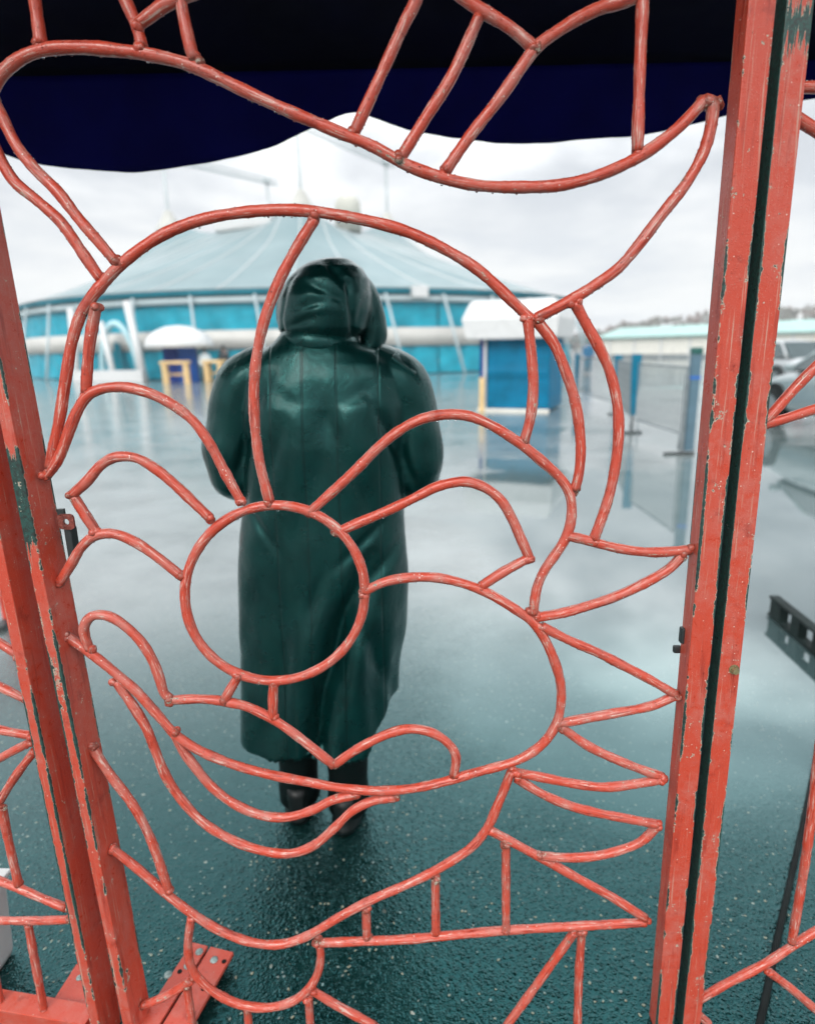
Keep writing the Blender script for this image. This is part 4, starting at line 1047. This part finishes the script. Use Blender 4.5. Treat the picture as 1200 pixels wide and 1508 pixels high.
# ------------------------------------------------------------------ red gate and fence panels
CEN = [[(-0.5942,1.7922),(-0.5838,1.8059),(-0.5728,1.8178),(-0.5431,1.8361),(-0.5072,1.8465),(-0.4485,1.848),(-0.4004,1.8437),(-0.362,1.8388),(-0.3001,1.824),(-0.234,1.7943),(-0.162,1.7622),(-0.0887,1.7323),(-0.0391,1.7124),(0.0109,1.6867),(0.0616,1.6691),(0.1128,1.6579),(0.1795,1.6538),(0.2409,1.6554),(0.2917,1.6656),(0.3416,1.6841),(0.3758,1.7027),(0.4139,1.7309),(0.4487,1.7659)],
[(-0.5942,1.7922),(-0.5905,1.7799),(-0.585,1.7665),(-0.5676,1.7232),(-0.5473,1.6936),(-0.517,1.6606),(-0.4917,1.6242),(-0.4655,1.59),(-0.4416,1.5583)],
[(-0.6062,1.7375),(-0.5954,1.7083),(-0.5789,1.6757),(-0.5541,1.6528),(-0.5362,1.6365),(-0.5185,1.618),(-0.4937,1.576),(-0.4701,1.535)],
[(-0.597,1.2384),(-0.5859,1.2725),(-0.5684,1.3192),(-0.5468,1.3875),(-0.5271,1.4453),(-0.5072,1.4842),(-0.4877,1.5082),(-0.4693,1.526),(-0.4393,1.5523),(-0.399,1.58),(-0.3546,1.6024),(-0.301,1.6186),(-0.2486,1.6262),(-0.1968,1.629),(-0.1453,1.627),(-0.094,1.6194),(-0.0426,1.6088),(0.009,1.5943),(0.0609,1.571),(0.1135,1.5404),(0.1509,1.5097),(0.1781,1.4838),(0.2056,1.4596)],
[(-0.6047,1.2258),(-0.5884,1.2428),(-0.5739,1.2631),(-0.5516,1.3055),(-0.5336,1.3362),(-0.5149,1.3577),(-0.4937,1.367),(-0.4691,1.3698),(-0.4473,1.3682),(-0.4101,1.3566),(-0.3738,1.3351),(-0.3485,1.3113),(-0.3263,1.2761),(-0.3059,1.2287),(-0.282,1.1755)],
[(-0.482,1.496),(-0.4892,1.4756),(-0.5009,1.4396),(-0.5113,1.3975),(-0.5187,1.3621)],
[(0.1969,1.4619),(0.2052,1.3989),(0.2086,1.3558),(0.2056,1.3064),(0.1954,1.264)],
[(0.2132,1.4574),(0.2392,1.4246),(0.2595,1.3817),(0.2757,1.3381),(0.2869,1.288),(0.2913,1.2426),(0.2887,1.2021),(0.2838,1.1823)],
[(0.2109,1.4637),(0.2478,1.4814),(0.274,1.4951),(0.2999,1.5108),(0.3356,1.535),(0.365,1.568),(0.3982,1.6118),(0.4308,1.6537),(0.4525,1.6949),(0.4603,1.7292),(0.461,1.7621)],
[(0.2701,1.486),(0.2923,1.4496),(0.3184,1.4072),(0.3374,1.364),(0.3493,1.3145),(0.3524,1.2641),(0.3488,1.2125),(0.3412,1.1657),(0.3307,1.1264),(0.3207,1.0937)],
[(-0.168,1.1528),(-0.1233,1.191),(-0.0839,1.2263),(-0.0452,1.2633),(-0.0106,1.2897),(0.0267,1.3079),(0.0681,1.3148),(0.106,1.3107),(0.1431,1.2943),(0.176,1.2734),(0.2002,1.2559),(0.2293,1.2312),(0.2588,1.2039),(0.2748,1.179),(0.2805,1.1527),(0.2795,1.1227),(0.2713,1.0948),(0.2548,1.0668),(0.2357,1.036),(0.2248,1.0045),(0.2201,0.9581)],
[(-0.1246,1.1157),(-0.0783,1.1353),(-0.0288,1.1558),(0.0097,1.174),(0.0491,1.1932),(0.0755,1.1997),(0.0985,1.2015),(0.1295,1.1915),(0.1586,1.1684),(0.1789,1.1345),(0.1949,1.0989),(0.2112,1.0615)],
[(0.2088,1.0628),(0.1666,1.0387),(0.1264,1.0118)],
[(-0.0796,1.0074),(-0.0419,1.0244),(-0.0024,1.0311),(0.0476,1.03),(0.0965,1.0175),(0.1373,1.0),(0.1676,0.9814),(0.1983,0.9599),(0.2206,0.9411),(0.2398,0.9129),(0.2597,0.8695),(0.274,0.8213),(0.2769,0.7793),(0.2709,0.7369),(0.2507,0.6983),(0.222,0.6712),(0.1901,0.6542),(0.1192,0.6336),(0.0542,0.6141),(-0.0112,0.6005),(-0.0766,0.5976),(-0.1415,0.6052),(-0.2059,0.6204),(-0.2697,0.637),(-0.3325,0.6594),(-0.394,0.6904),(-0.4389,0.7249),(-0.4683,0.7672),(-0.5066,0.8228),(-0.5284,0.8468),(-0.5499,0.8705),(-0.5714,0.8927),(-0.593,0.9133),(-0.6155,0.9337)],
[(0.1879,0.6364),(0.1656,0.5687),(0.1427,0.507),(0.1136,0.4633),(0.0664,0.4257),(0.0255,0.3989),(-0.0157,0.3768),(-0.0851,0.3435),(-0.1558,0.3012),(-0.2281,0.2512),(-0.2854,0.2317),(-0.341,0.2384),(-0.4012,0.2697),(-0.4524,0.314),(-0.4954,0.3607),(-0.5429,0.4198),(-0.5959,0.4778)],
[(-0.6044,0.7071),(-0.5889,0.6715),(-0.5741,0.6384),(-0.5429,0.5784),(-0.5234,0.5236),(-0.5101,0.4676),(-0.5024,0.4188),(-0.4953,0.374)],
[(-0.5388,0.8429),(-0.5103,0.7837),(-0.4959,0.7478),(-0.4859,0.7043),(-0.4705,0.6373),(-0.4498,0.5899),(-0.4158,0.5381),(-0.3729,0.5009),(-0.3154,0.4708),(-0.2492,0.4579),(-0.2013,0.4743),(-0.1592,0.5114),(-0.1176,0.5541),(-0.0773,0.5747),(-0.0351,0.5813)],
[(-0.4444,0.7323),(-0.432,0.6942),(-0.416,0.6629),(-0.3884,0.6158),(-0.3527,0.5783),(-0.3025,0.5493),(-0.2502,0.5418),(-0.1965,0.5576),(-0.1558,0.5797),(-0.1108,0.5908)],
[(-0.0779,1.0042),(-0.0838,0.9672),(-0.0976,0.9316),(-0.1187,0.8994),(-0.1462,0.8724),(-0.1787,0.8522),(-0.2143,0.8398),(-0.2513,0.8362),(-0.2875,0.8415),(-0.3208,0.8554),(-0.3496,0.8771),(-0.3722,0.9052),(-0.3877,0.9382),(-0.3952,0.9742),(-0.3947,1.0113),(-0.3864,1.0476),(-0.3707,1.0814),(-0.3487,1.1111),(-0.3215,1.1354),(-0.2905,1.1533),(-0.257,1.164),(-0.2226,1.1671),(-0.1889,1.1626),(-0.1574,1.1504),(-0.1295,1.1313),(-0.1065,1.1058),(-0.0897,1.0752),(-0.0799,1.0408),(-0.0779,1.0042)],
[(-0.1315,1.6153),(-0.1586,1.5792),(-0.1878,1.5354),(-0.2112,1.4905),(-0.2302,1.4393),(-0.242,1.3866),(-0.2474,1.3324),(-0.2477,1.2879),(-0.2447,1.239),(-0.2337,1.1733)],
[(-0.5665,1.1923),(-0.5366,1.2163),(-0.5088,1.2434),(-0.4834,1.2555),(-0.4508,1.2537),(-0.4202,1.2346),(-0.3904,1.2061),(-0.3607,1.1725),(-0.3368,1.1457)],
[(-0.5646,1.1899),(-0.5498,1.1575),(-0.5336,1.1246)],
[(-0.6117,1.0358),(-0.5879,1.0667),(-0.5628,1.1008),(-0.5378,1.1198),(-0.5059,1.1228),(-0.4738,1.1087),(-0.4428,1.0846),(-0.3969,1.0412)],
[(-0.5781,0.9062),(-0.5821,0.929),(-0.5814,0.9501),(-0.5677,0.9694),(-0.5501,0.9742),(-0.5292,0.9685),(-0.5073,0.951),(-0.4833,0.9201),(-0.4671,0.8822),(-0.4591,0.8452),(-0.454,0.8146),(-0.4429,0.8018)],
[(-0.4481,0.8005),(-0.3953,0.8021),(-0.3581,0.7984),(-0.3372,0.7937),(-0.309,0.786),(-0.2776,0.7698),(-0.2451,0.7476),(-0.2054,0.7121),(-0.174,0.6807),(-0.1482,0.6564)],
[(-0.1495,0.6564),(-0.1135,0.6836),(-0.0703,0.7089),(-0.0354,0.724),(-0.0022,0.7304),(0.0359,0.7223),(0.0651,0.7013),(0.0817,0.6731),(0.0777,0.6286)],
[(-0.315,0.8473),(-0.3308,0.8229),(-0.3456,0.7981)],
[(-0.2516,0.8321),(-0.2553,0.7988),(-0.2581,0.7594)],
[(0.2757,1.1021),(0.3019,1.0954),(0.3281,1.0874),(0.3688,1.0767),(0.4201,1.0694),(0.4707,1.0707),(0.4894,1.0728)],
[(0.4762,1.0619),(0.4557,1.0386),(0.4159,1.013),(0.3636,0.9873),(0.3187,0.9715),(0.2782,0.9594),(0.2264,0.9502)],
[(0.2354,0.9342),(0.2866,0.9052),(0.3381,0.8799),(0.3906,0.8502),(0.4424,0.8201),(0.4899,0.7898)],
[(0.4851,0.7871),(0.4463,0.7683),(0.3716,0.7531),(0.3214,0.7443),(0.2735,0.7354)],
[(0.2776,0.7295),(0.3305,0.6877),(0.3904,0.6538),(0.4439,0.6287),(0.4788,0.6143)],
[(0.479,0.6113),(0.4392,0.6032),(0.3679,0.5943),(0.3021,0.605),(0.2494,0.6184),(0.1971,0.6317)],
[(0.1974,0.6197),(0.2506,0.582),(0.3043,0.5545),(0.358,0.5362),(0.4118,0.5224),(0.4767,0.5066)],
[(0.477,0.5035),(0.4489,0.4677),(0.4033,0.4463),(0.35,0.4348),(0.296,0.4345),(0.2486,0.4405)],
[(0.1467,0.5038),(0.2008,0.4675),(0.2556,0.4306),(0.3254,0.383),(0.3964,0.3362),(0.4692,0.2816)],
[(0.4699,0.2712),(0.4004,0.2678),(0.2961,0.2619),(0.1915,0.256),(0.0867,0.2482),(-0.0185,0.2405),(-0.1027,0.2375),(-0.2067,0.2332)],
[(-0.1011,0.3202),(-0.1024,0.2445)],
[(0.0404,0.3886),(0.0405,0.2512)],
[(0.1806,0.4696),(0.1845,0.2579)],
[(0.3261,0.2472),(0.2653,0.1368),(0.1963,0.0122),(0.1878,-0.0047)],
[(0.3413,0.2503),(0.34,0.1293),(0.3433,-0.0051)],
[(-0.457,0.309),(-0.4728,0.2261),(-0.4689,0.1689),(-0.4397,0.1191),(-0.386,0.077),(-0.3263,0.0641),(-0.2702,0.0794),(-0.2306,0.1135),(-0.2064,0.162),(-0.1994,0.2118),(-0.2035,0.2401)],
[(-0.2195,0.1077),(-0.1669,0.0636),(-0.1034,0.0147),(-0.0935,0.0068)],
[(-0.364,0.0633),(-0.3651,0.0142)],
[(-0.232,0.0895),(-0.2323,0.0106)],
[(-0.5855,0.0768),(-0.5396,0.0978),(-0.4746,0.1419)],
[(-0.4859,0.1295),(-0.4857,0.0213)],
[(-0.5089,1.9798),(-0.5098,1.9074),(-0.5101,1.8525)],
[(-0.4088,1.9774),(-0.3826,1.9051),(-0.3719,1.876),(-0.3659,1.8465)],
[(-0.3691,1.8751),(-0.3463,1.888),(-0.3258,1.8992),(-0.0335,1.9774)],
[(-0.309,1.9791),(-0.3046,1.8996),(-0.3005,1.8664),(-0.2938,1.8282)],
[(0.0589,1.9773),(0.0247,1.8937),(0.0118,1.8732),(-0.0209,1.8146),(-0.0676,1.731)],
[(0.1172,1.878),(0.0773,1.8024),(0.0412,1.7522),(-0.0001,1.6952)],
[(0.0668,1.6773),(0.1033,1.7233),(0.1468,1.7723),(0.1967,1.8345),(0.2091,1.8445),(0.2281,1.856),(0.2566,1.8713),(0.2897,1.8848),(0.3277,1.8941),(0.52,1.9773)],
[(-0.0079,1.9788),(0.0968,1.8982),(0.119,1.8846),(0.16,1.8622),(0.1977,1.8345)],
[(0.3445,1.9795),(0.3486,1.8838),(0.3501,1.8078),(0.3537,1.6995)],
[(0.4468,1.765),(0.4632,1.7603)]]
RIG = [[(0.5764,1.7793),(0.9401,1.7728)],
[(0.576,1.744),(0.6162,1.7218),(0.9414,1.5283)],
[(0.5822,1.2885),(0.5968,1.2983),(0.6297,1.3384),(0.6641,1.3778),(0.9416,1.6929)],
[(0.5826,1.2852),(0.6197,1.2945),(0.6734,1.3111),(0.941,1.3886)],
[(0.5931,0.0543),(0.6492,0.1009),(0.7315,0.1587),(0.7776,0.1985),(0.8232,0.236),(0.9401,0.3257)],
[(0.7792,0.2073),(0.7794,0.3432),(0.7767,0.4834),(0.7739,0.5996),(0.7319,1.8588)],
[(0.737,0.1369),(0.7919,0.0879),(0.8521,0.0285),(0.8858,-0.0028)],
[(0.5924,0.0299),(0.6248,-0.0033),(0.6346,-0.0131)],
[(0.94,0.0),(0.94,1.977)]]
LEF = [[(-0.9201,1.0918,1.1509),(-0.7231,1.0571,1.0229),(-0.7045,1.0538,1.0084)],
[(-0.9203,1.0921,1.0108),(-0.7443,1.0608,0.9181),(-0.7103,1.0548,0.8947)],
[(-0.9218,1.092,0.8935),(-0.7622,1.064,0.8291),(-0.7107,1.0549,0.8051)],
[(-0.921,1.0921,0.7635),(-0.781,1.0673,0.736),(-0.7165,1.0559,0.729)],
[(-0.7158,1.0558,0.7174),(-0.7608,1.0637,0.6924),(-0.921,1.0921,0.598)],
[(-0.7136,1.0554,0.6986),(-0.7655,1.0646,0.638),(-0.8137,1.0731,0.5741),(-0.9207,1.092,0.4254)],
[(-0.8101,1.0724,0.562),(-0.8128,1.0729,0.5109),(-0.813,1.0729,0.464),(-0.8126,1.0729,0.371)],
[(-0.9195,1.0918,0.4019),(-0.8532,1.08,0.3784),(-0.8149,1.0733,0.3672),(-0.7657,1.0646,0.3493),(-0.7108,1.0549,0.3307)],
[(-0.9419,1.0957,0.2602),(-0.7927,1.0694,0.2865),(-0.7061,1.0541,0.3042)],
[(-0.8093,1.0723,0.2732),(-0.8115,1.0727,0.1764),(-0.8126,1.0729,0.0457)],
[(-0.9192,1.0917,0.04),(-0.9192,1.0917,1.977)]]
POSTS = {'B': [(-0.5996, 1.05, 0.0), (-0.6485, 1.05, 2.02)], 'A': [(-0.6681, 1.05, 0.0), (-0.6975, 1.05, 2.02)], 'C': [(0.5235, 1.05, 0.0), (0.5081, 1.05, 2.02)], 'D': [(0.5794, 1.05, 0.0), (0.561, 1.05, 2.02)]}
GY, ROD = 1.05, .0088
x_, k_, p_ = mat('water_drop')
p_.inputs['Transmission Weight'].default_value = 1.0; p_.inputs['Roughness'].default_value = .0; p_.inputs['IOR'].default_value = 1.33
M_drop = x_
class Drops:
    def __init__(s): s.V, s.F = [], []
    def add(s, c, n, r, tall=1.0):
        """a bead of radius r on a surface point c with outward normal n"""
        n = Vector(n).normalized(); a = n.orthogonal().normalized(); b = n.cross(a)
        base = len(s.V); K = 7
        for h_, q in ((-.25, .9), (.3, 1.0), (.72, .7)):
            for k in range(K):
                th = 2 * math.pi * k / K
                s.V.append(c + (a * math.cos(th) + b * math.sin(th)) * r * q + n * r * h_ * tall)
        s.V.append(c + n * r * 1.0 * tall)
        for j in range(2):
            for k in range(K): s.F.append((base + j * K + k, base + j * K + (k + 1) % K, base + (j + 1) * K + (k + 1) % K, base + (j + 1) * K + k))
        for k in range(K): s.F.append((base + 2 * K + k, base + 2 * K + (k + 1) % K, base + 3 * K))
        s.F.append(tuple(base + k for k in range(K - 1, -1, -1)))
    def done(s, parent):
        o = mesh_obj('water_drops', s.V, s.F, M_drop, parent, True); o['kind'] = 'stuff'
def make_rod(parent, pts3, mt, drops, rad=ROD, name='rod', nb=1.0):
    S = spline(pts3, .006)
    d = np.r_[0, np.cumsum(np.linalg.norm(np.diff(S, axis=0), axis=1))]
    ph = rng.uniform(0, 6, 3)
    rr = rad * (1 + .035 * np.sin(d * 90 + ph[0]) + .03 * np.sin(d * 37 + ph[1]) + .02 * rng.normal(size=len(d)))
    S[:, 1] += .0012 * np.sin(d * 14 + ph[2])
    bm = bmesh.new(); la = bm.verts.layers.float_vector.new('rodco'); wl = bm.verts.layers.float.new('weld'); off = rng.uniform(0, 40)
    for i, ring in enumerate(add_tube(bm, S, rr, 12)):
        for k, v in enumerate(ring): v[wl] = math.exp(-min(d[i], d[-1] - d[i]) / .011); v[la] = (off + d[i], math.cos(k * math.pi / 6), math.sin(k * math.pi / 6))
    for e in (0, -1):                                     # lumpy weld at each end
        for q in range(3):
            c = Vector(S[e]) + Vector(rng.normal(0, .0026, 3)); r_ = rad * rng.uniform(.76, .98)
            g = bmesh.ops.create_icosphere(bm, subdivisions=2, radius=r_, matrix=Matrix.Translation(c))
            for v in g['verts']:
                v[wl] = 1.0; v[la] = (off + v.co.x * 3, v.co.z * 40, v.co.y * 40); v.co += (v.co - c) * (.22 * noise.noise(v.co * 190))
    o = obj(name, bm, mt, parent, True)
    L = d[-1]
    _, T, _, _ = frames(S)
    for q in range(int(L * 330 * nb)):                    # beads all round
        i = rng.integers(1, len(S) - 1); tt = Vector(T[i])
        v = Vector(rng.normal(size=3)); v = (v - tt * v.dot(tt)).normalized()
        if v.y > .5: continue
        drops.add(Vector(S[i]) + v * rr[i] * .98, v, rng.uniform(.0006, .0015), .75)
    for q in range(int(L * 42 * nb)):                     # hanging drops on flat runs
        i = rng.integers(1, len(S) - 1)
        if abs(T[i][2]) > .55: continue
        drops.add(Vector(S[i]) + Vector((0, rng.uniform(-.003, .003), -rr[i] * .96)), (0, 0, -1), rng.uniform(.0011, .0026), 1.15)
    return o
def make_post(parent, lo, hi, half, rz, mt, drops, nd=260, bev=.0022, name='post'):
    lo, hi = Vector(lo), Vector(hi); ax = (hi - lo).normalized()
    q = Vector((0, 0, 1)).rotation_difference(ax).to_matrix().to_4x4()
    M = Matrix.Translation(lo) @ q @ Matrix.Rotation(rz, 4, 'Z')
    L = (hi - lo).length
    hx, hy = half if isinstance(half, tuple) else (half, half)
    bm = bmesh.new(); add_box(bm, (hx * 2, hy * 2, L), bev=bev, loc=(0, 0, L / 2))
    o = obj(name, bm, mt, parent); o.matrix_local = M
    for f in range(nd):
        u, z = rng.uniform(-.9, .9), rng.uniform(.02, L)
        n_ = [Vector((0, -1, 0)), Vector((1, 0, 0)), Vector((-1, 0, 0))][rng.integers(3)]
        pt = (n_ * hy + Vector((u * hx, 0, z))) if abs(n_.y) else (n_ * hx + Vector((0, u * hy, z)))
        drops.add(M @ pt, M.to_3x3() @ n_, rng.uniform(.0005, .0014), .6)
    return o
def bolt(parent, c, n, r, mt, name='bolt'):
    n = Vector(n).normalized(); Mx = Matrix.Translation(c) @ n.to_track_quat('Z', 'Y').to_matrix().to_4x4()
    bm = bmesh.new()
    bmesh.ops.create_cone(bm, cap_ends=True, segments=20, radius1=r * 1.35, radius2=r * 1.3, depth=.002, matrix=Mx @ Matrix.Translation((0, 0, .001)))
    bmesh.ops.create_cone(bm, cap_ends=True, segments=6, radius1=r, radius2=r * .94, depth=r * 1.1, matrix=Mx @ Matrix.Translation((0, 0, .002 + r * .55)))
    return obj(name, bm, mt, parent)
M_rust = simple('dull_brass_bolt', (.20, .17, .09), .5, .4, 60, .4)
M_zinc = simple('zinc_bolt_head', (.24, .32, .31), .45, .3, 60, .2)

# --- centre leaf
gate = thing('gate', 'worn red welded rod gate leaf with round flower pattern between two posts', 'gate', (0, 0, 0))
dr = Drops()
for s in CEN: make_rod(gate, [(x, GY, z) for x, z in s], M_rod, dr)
HB, HC = (.0112, .031), .0194
TH = R(-10)
make_post(gate, *POSTS['B'], HB, TH, paint('worn_red_paint_left_post', HB, ((1.11, 1.27, .24), (.78, .90, .10)), .6, 2.2, 1.7), dr, 420)
make_post(gate, *POSTS['C'], HC, 0, paint('worn_red_paint_right_post', HC, ((1.30, 1.33, .05),), .6, 5.5, 1.45), dr, 300)
lo, hi = Vector(POSTS['B'][1]), Vector(POSTS['C'][1])
bm = bmesh.new(); add_box(bm, (hi.x - lo.x - .05, .034, .034), bev=.002, loc=((lo.x + hi.x) / 2, GY, 1.99)); obj('top_rail', bm, M_rail, gate)
# lug with a padlock hole on the left post
def lug(parent, c, sz, hole, mt, rz):
    bm = bmesh.new(); n = 24; fr = []; rings = []
    for y in (-.002, .002):
        o_, i_ = [], []
        for k in range(n):
            a = 2 * math.pi * k / n; cx, cz = math.cos(a), math.sin(a)
            f = 1 / max(abs(cx), abs(cz)); f = min(f, 1.22)
            o_.append(bm.verts.new((cx * f * sz, y, cz * f * sz * .92))); i_.append(bm.verts.new((cx * hole + .001, y, cz * hole)))
        rings.append((o_, i_))
    (o1, i1), (o2, i2) = rings
    for k in range(n):
        j = (k + 1) % n
        bm.faces.new((o1[k], o1[j], i1[j], i1[k])); bm.faces.new((o2[k], i2[k], i2[j], o2[j]))
        bm.faces.new((o1[k], o2[k], o2[j], o1[j])); bm.faces.new((i1[k], i1[j], i2[j], i2[k]))
    bmesh.ops.transform(bm, matrix=Matrix.Translation(c) @ Matrix.Rotation(rz, 4, 'Z'), verts=bm.verts)
    return obj('lug', bm, mt, parent)
M_oldred = simple('rusty_dark_red_steel', (.16, .030, .020), .5, .45, 90, bump=.5, bscale=300)
lg = lug(gate, (-.581, GY - .004, 1.147), .0145, .0052, M_oldred, R(-6))
bm = bmesh.new(); add_box(bm, (.012, .006, .012), bev=.001, loc=(-.5925, GY + .006, 1.1615)); add_box(bm, (.012, .022, .060), bev=.002, loc=(-.586, GY + .014, 1.102)); obj('lug_bracket', bm, M_dark, gate)
bm = bmesh.new(); add_box(bm, (.008, .014, .030), bev=.003, loc=(.4955, GY + .012, .905)); add_box(bm, (.014, .01, .014), bev=.003, loc=(.493, GY + .022, .872)); obj('latch_stub', bm, M_dark, gate)
# foot: two riveted plates on a channel
def foot_plate(parent, quad, z0, th_, mt):
    bm = bmesh.new()
    a = [bm.verts.new((x, y, z0)) for x, y in quad]; b = [bm.verts.new((x, y, z0 + th_)) for x, y in quad]
    bm.faces.new(a[::-1]); bm.faces.new(b)
    n = len(quad)
    for i in range(n): bm.faces.new((a[i], a[(i + 1) % n], b[(i + 1) % n], b[i]))
    bmesh.ops.bevel(bm, geom=bm.edges[:], offset=.0015, segments=1, affect='EDGES')
    return obj('foot_plate', bm, mt, parent)
M_foot = paint('worn_red_paint_foot', None, (), .55, 9.1)
D = Vector((math.sin(R(15)), math.cos(R(15)), 0)) ; Sd = Vector((D.y, -D.x, 0))
f1 = Vector((-.541, 1.236, 0))
def q4(o, l, w_): return [(p.x, p.y) for p in (o, o + Sd * w_, o + Sd * w_ - D * l, o - D * l)]
foot_plate(gate, q4(f1 + Sd * -.004, .235, .043), .024, .011, M_foot)
foot_plate(gate, q4(f1 + Sd * .046, .30, .062), .024, .011, M_foot)
bm = bmesh.new(); c = f1 + Sd * .05 - D * .13
add_box(bm, (.070, .24, .022), Matrix.Translation((c.x, c.y, .012)) @ Matrix.Rotation(-R(15), 4, 'Z'), .002); obj('foot_channel', bm, M_dark, gate)
for u, v in ((.020, .028), (.030, .074), (.088, -.010), (.058, .022)):
    p = f1 + Sd * v - D * u
    bm = bmesh.new(); bmesh.ops.create_uvsphere(bm, u_segments=16, v_segments=8, radius=.0095, matrix=Matrix.Translation((p.x, p.y, .0345)) @ Matrix.Diagonal((1, 1, .6, 1))); obj('rivet', bm, M_zinc, gate, True)
for u, v in ((.075, .012), (.028, .099), (.098, .088)):
    p = f1 + Sd * v - D * u
    bm = bmesh.new(); bmesh.ops.create_cone(bm, cap_ends=True, segments=18, radius1=.0055, radius2=.0048, depth=.002, matrix=Matrix.Translation((p.x, p.y, .0356))); obj('hole_disc', bm, M_rubber, gate)  # black disc laid on the plate for the dark of an open hole
dr.done(gate)

# --- right panel
pan = thing('fence_panel', 'worn red rod fence panel right of the gate, bare green band near its post top', 'fence', (0, 0, 0))
dr = Drops()
make_post(pan, *POSTS['D'], HC, 0, paint('worn_red_paint_far_right_post', HC, ((1.832, 1.872, .30), (.44, .50, .06)), .6, 8.4, 1.05, dark_side=True), dr, 260)
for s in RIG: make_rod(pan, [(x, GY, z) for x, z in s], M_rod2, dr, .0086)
Dp = Vector(POSTS['D'][0]); Dt = Vector(POSTS['D'][1])
cD = Dp + (Dt - Dp) * (.851 / 2.02)
bolt(pan, (cD.x + .008, GY - HC, .851), (0, -1, 0), .0068, M_rust)
bm = bmesh.new(); add_box(bm, (.0165, .006, 2.0), bev=.001, loc=(0, 0, 1.0)); 
o = obj('gap_strip', bm, simple('blue_black_gloss_strip', (.02, .032, .04), .16, .3, 30), pan); a = (Vector(POSTS['C'][0]) + Dp) / 2; b = (Vector(POSTS['C'][1]) + Dt) / 2
o.matrix_local = Matrix.Translation((a.x, GY + .012, 0)) @ Vector((0, 0, 1)).rotation_difference((b - a).normalized()).to_matrix().to_4x4()
for z in (1.99,):
    bm = bmesh.new(); add_box(bm, (.82, .03, .03), bev=.002, loc=(1.0, GY, z)); obj('rail', bm, M_rail, pan)
bm = bmesh.new(); add_box(bm, (.036, .036, 2.02), bev=.002, loc=(1.42, GY, 1.01)); obj('post', bm, M_rail, pan)
dr.done(pan)

# --- left panel, turned away
lpn = thing('fence_panel', 'worn red rod fence panel left of the gate, standing on a red foot plate', 'fence', (0, 0, 0))
dr = Drops()
s_ = 1.02 / 1.0
PA = POSTS['A']
make_post(lpn, *PA, HB, TH, paint('worn_red_paint_far_left_post', HB, ((1.12, 1.18, .10),), .6, 11.9, 1.6), dr, 260)
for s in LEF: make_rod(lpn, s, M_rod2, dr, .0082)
ax = Vector((-math.cos(R(10)), math.sin(R(10)), 0)); A0 = Vector((PA[0][0], PA[0][1], 0))
bolt(lpn, (-.690, GY - .0325, 1.150), (-.17, -.98, 0), .0065, M_rust)
for z, w_ in ((.024, .046), (1.99, .034)):
    c = A0 + ax * .62; bm = bmesh.new(); add_box(bm, (1.17, .044, w_), Matrix.Translation((c.x, c.y, z)) @ Matrix.Rotation(-R(10), 4, 'Z'), .002); obj('rail', bm, M_rail, lpn)
c = A0 + ax * 1.23; bm = bmesh.new(); add_box(bm, (.04, .04, 2.02), Matrix.Translation((c.x, c.y, 1.01)) @ Matrix.Rotation(-R(10), 4, 'Z'), .002); obj('post', bm, M_rail, lpn)
g = Vector((-.800, 1.185, 0))
foot_plate(lpn, [(-.800, 1.186), (-.71, 1.135), (-.70, 1.06), (-.812, 1.068)], .026, .010, M_foot)
bm = bmesh.new(); add_box(bm, (.10, .09, .024), Matrix.Translation((-.752, 1.115, .0135)), .002); obj('foot_channel', bm, M_dark, lpn)
for x, y in ((-.775, 1.15), (-.735, 1.125)):
    bm = bmesh.new(); bmesh.ops.create_uvsphere(bm, u_segments=14, v_segments=8, radius=.008, matrix=Matrix.Translation((x, y, .0355)) @ Matrix.Diagonal((1, 1, .6, 1))); obj('rivet', bm, M_zinc, lpn, True)
dr.done(lpn)

# ------------------------------------------------------------------ damp air
def build_haze():
    bm = bmesh.new(); add_box(bm, (1080, 690, 31), loc=(0, 280, 14.5))
    x = bpy.data.materials.new('damp_air'); x.use_nodes = True; t = x.node_tree; t.nodes.clear()
    v = t.nodes.new('ShaderNodeVolumePrincipled'); o = t.nodes.new('ShaderNodeOutputMaterial')
    v.inputs['Color'].default_value = (.93, .97, 1, 1); v.inputs['Density'].default_value = .0009
    t.links.new(v.outputs[0], o.inputs['Volume'])
    tag(obj('haze', bm, x), kind='stuff')
build_haze()
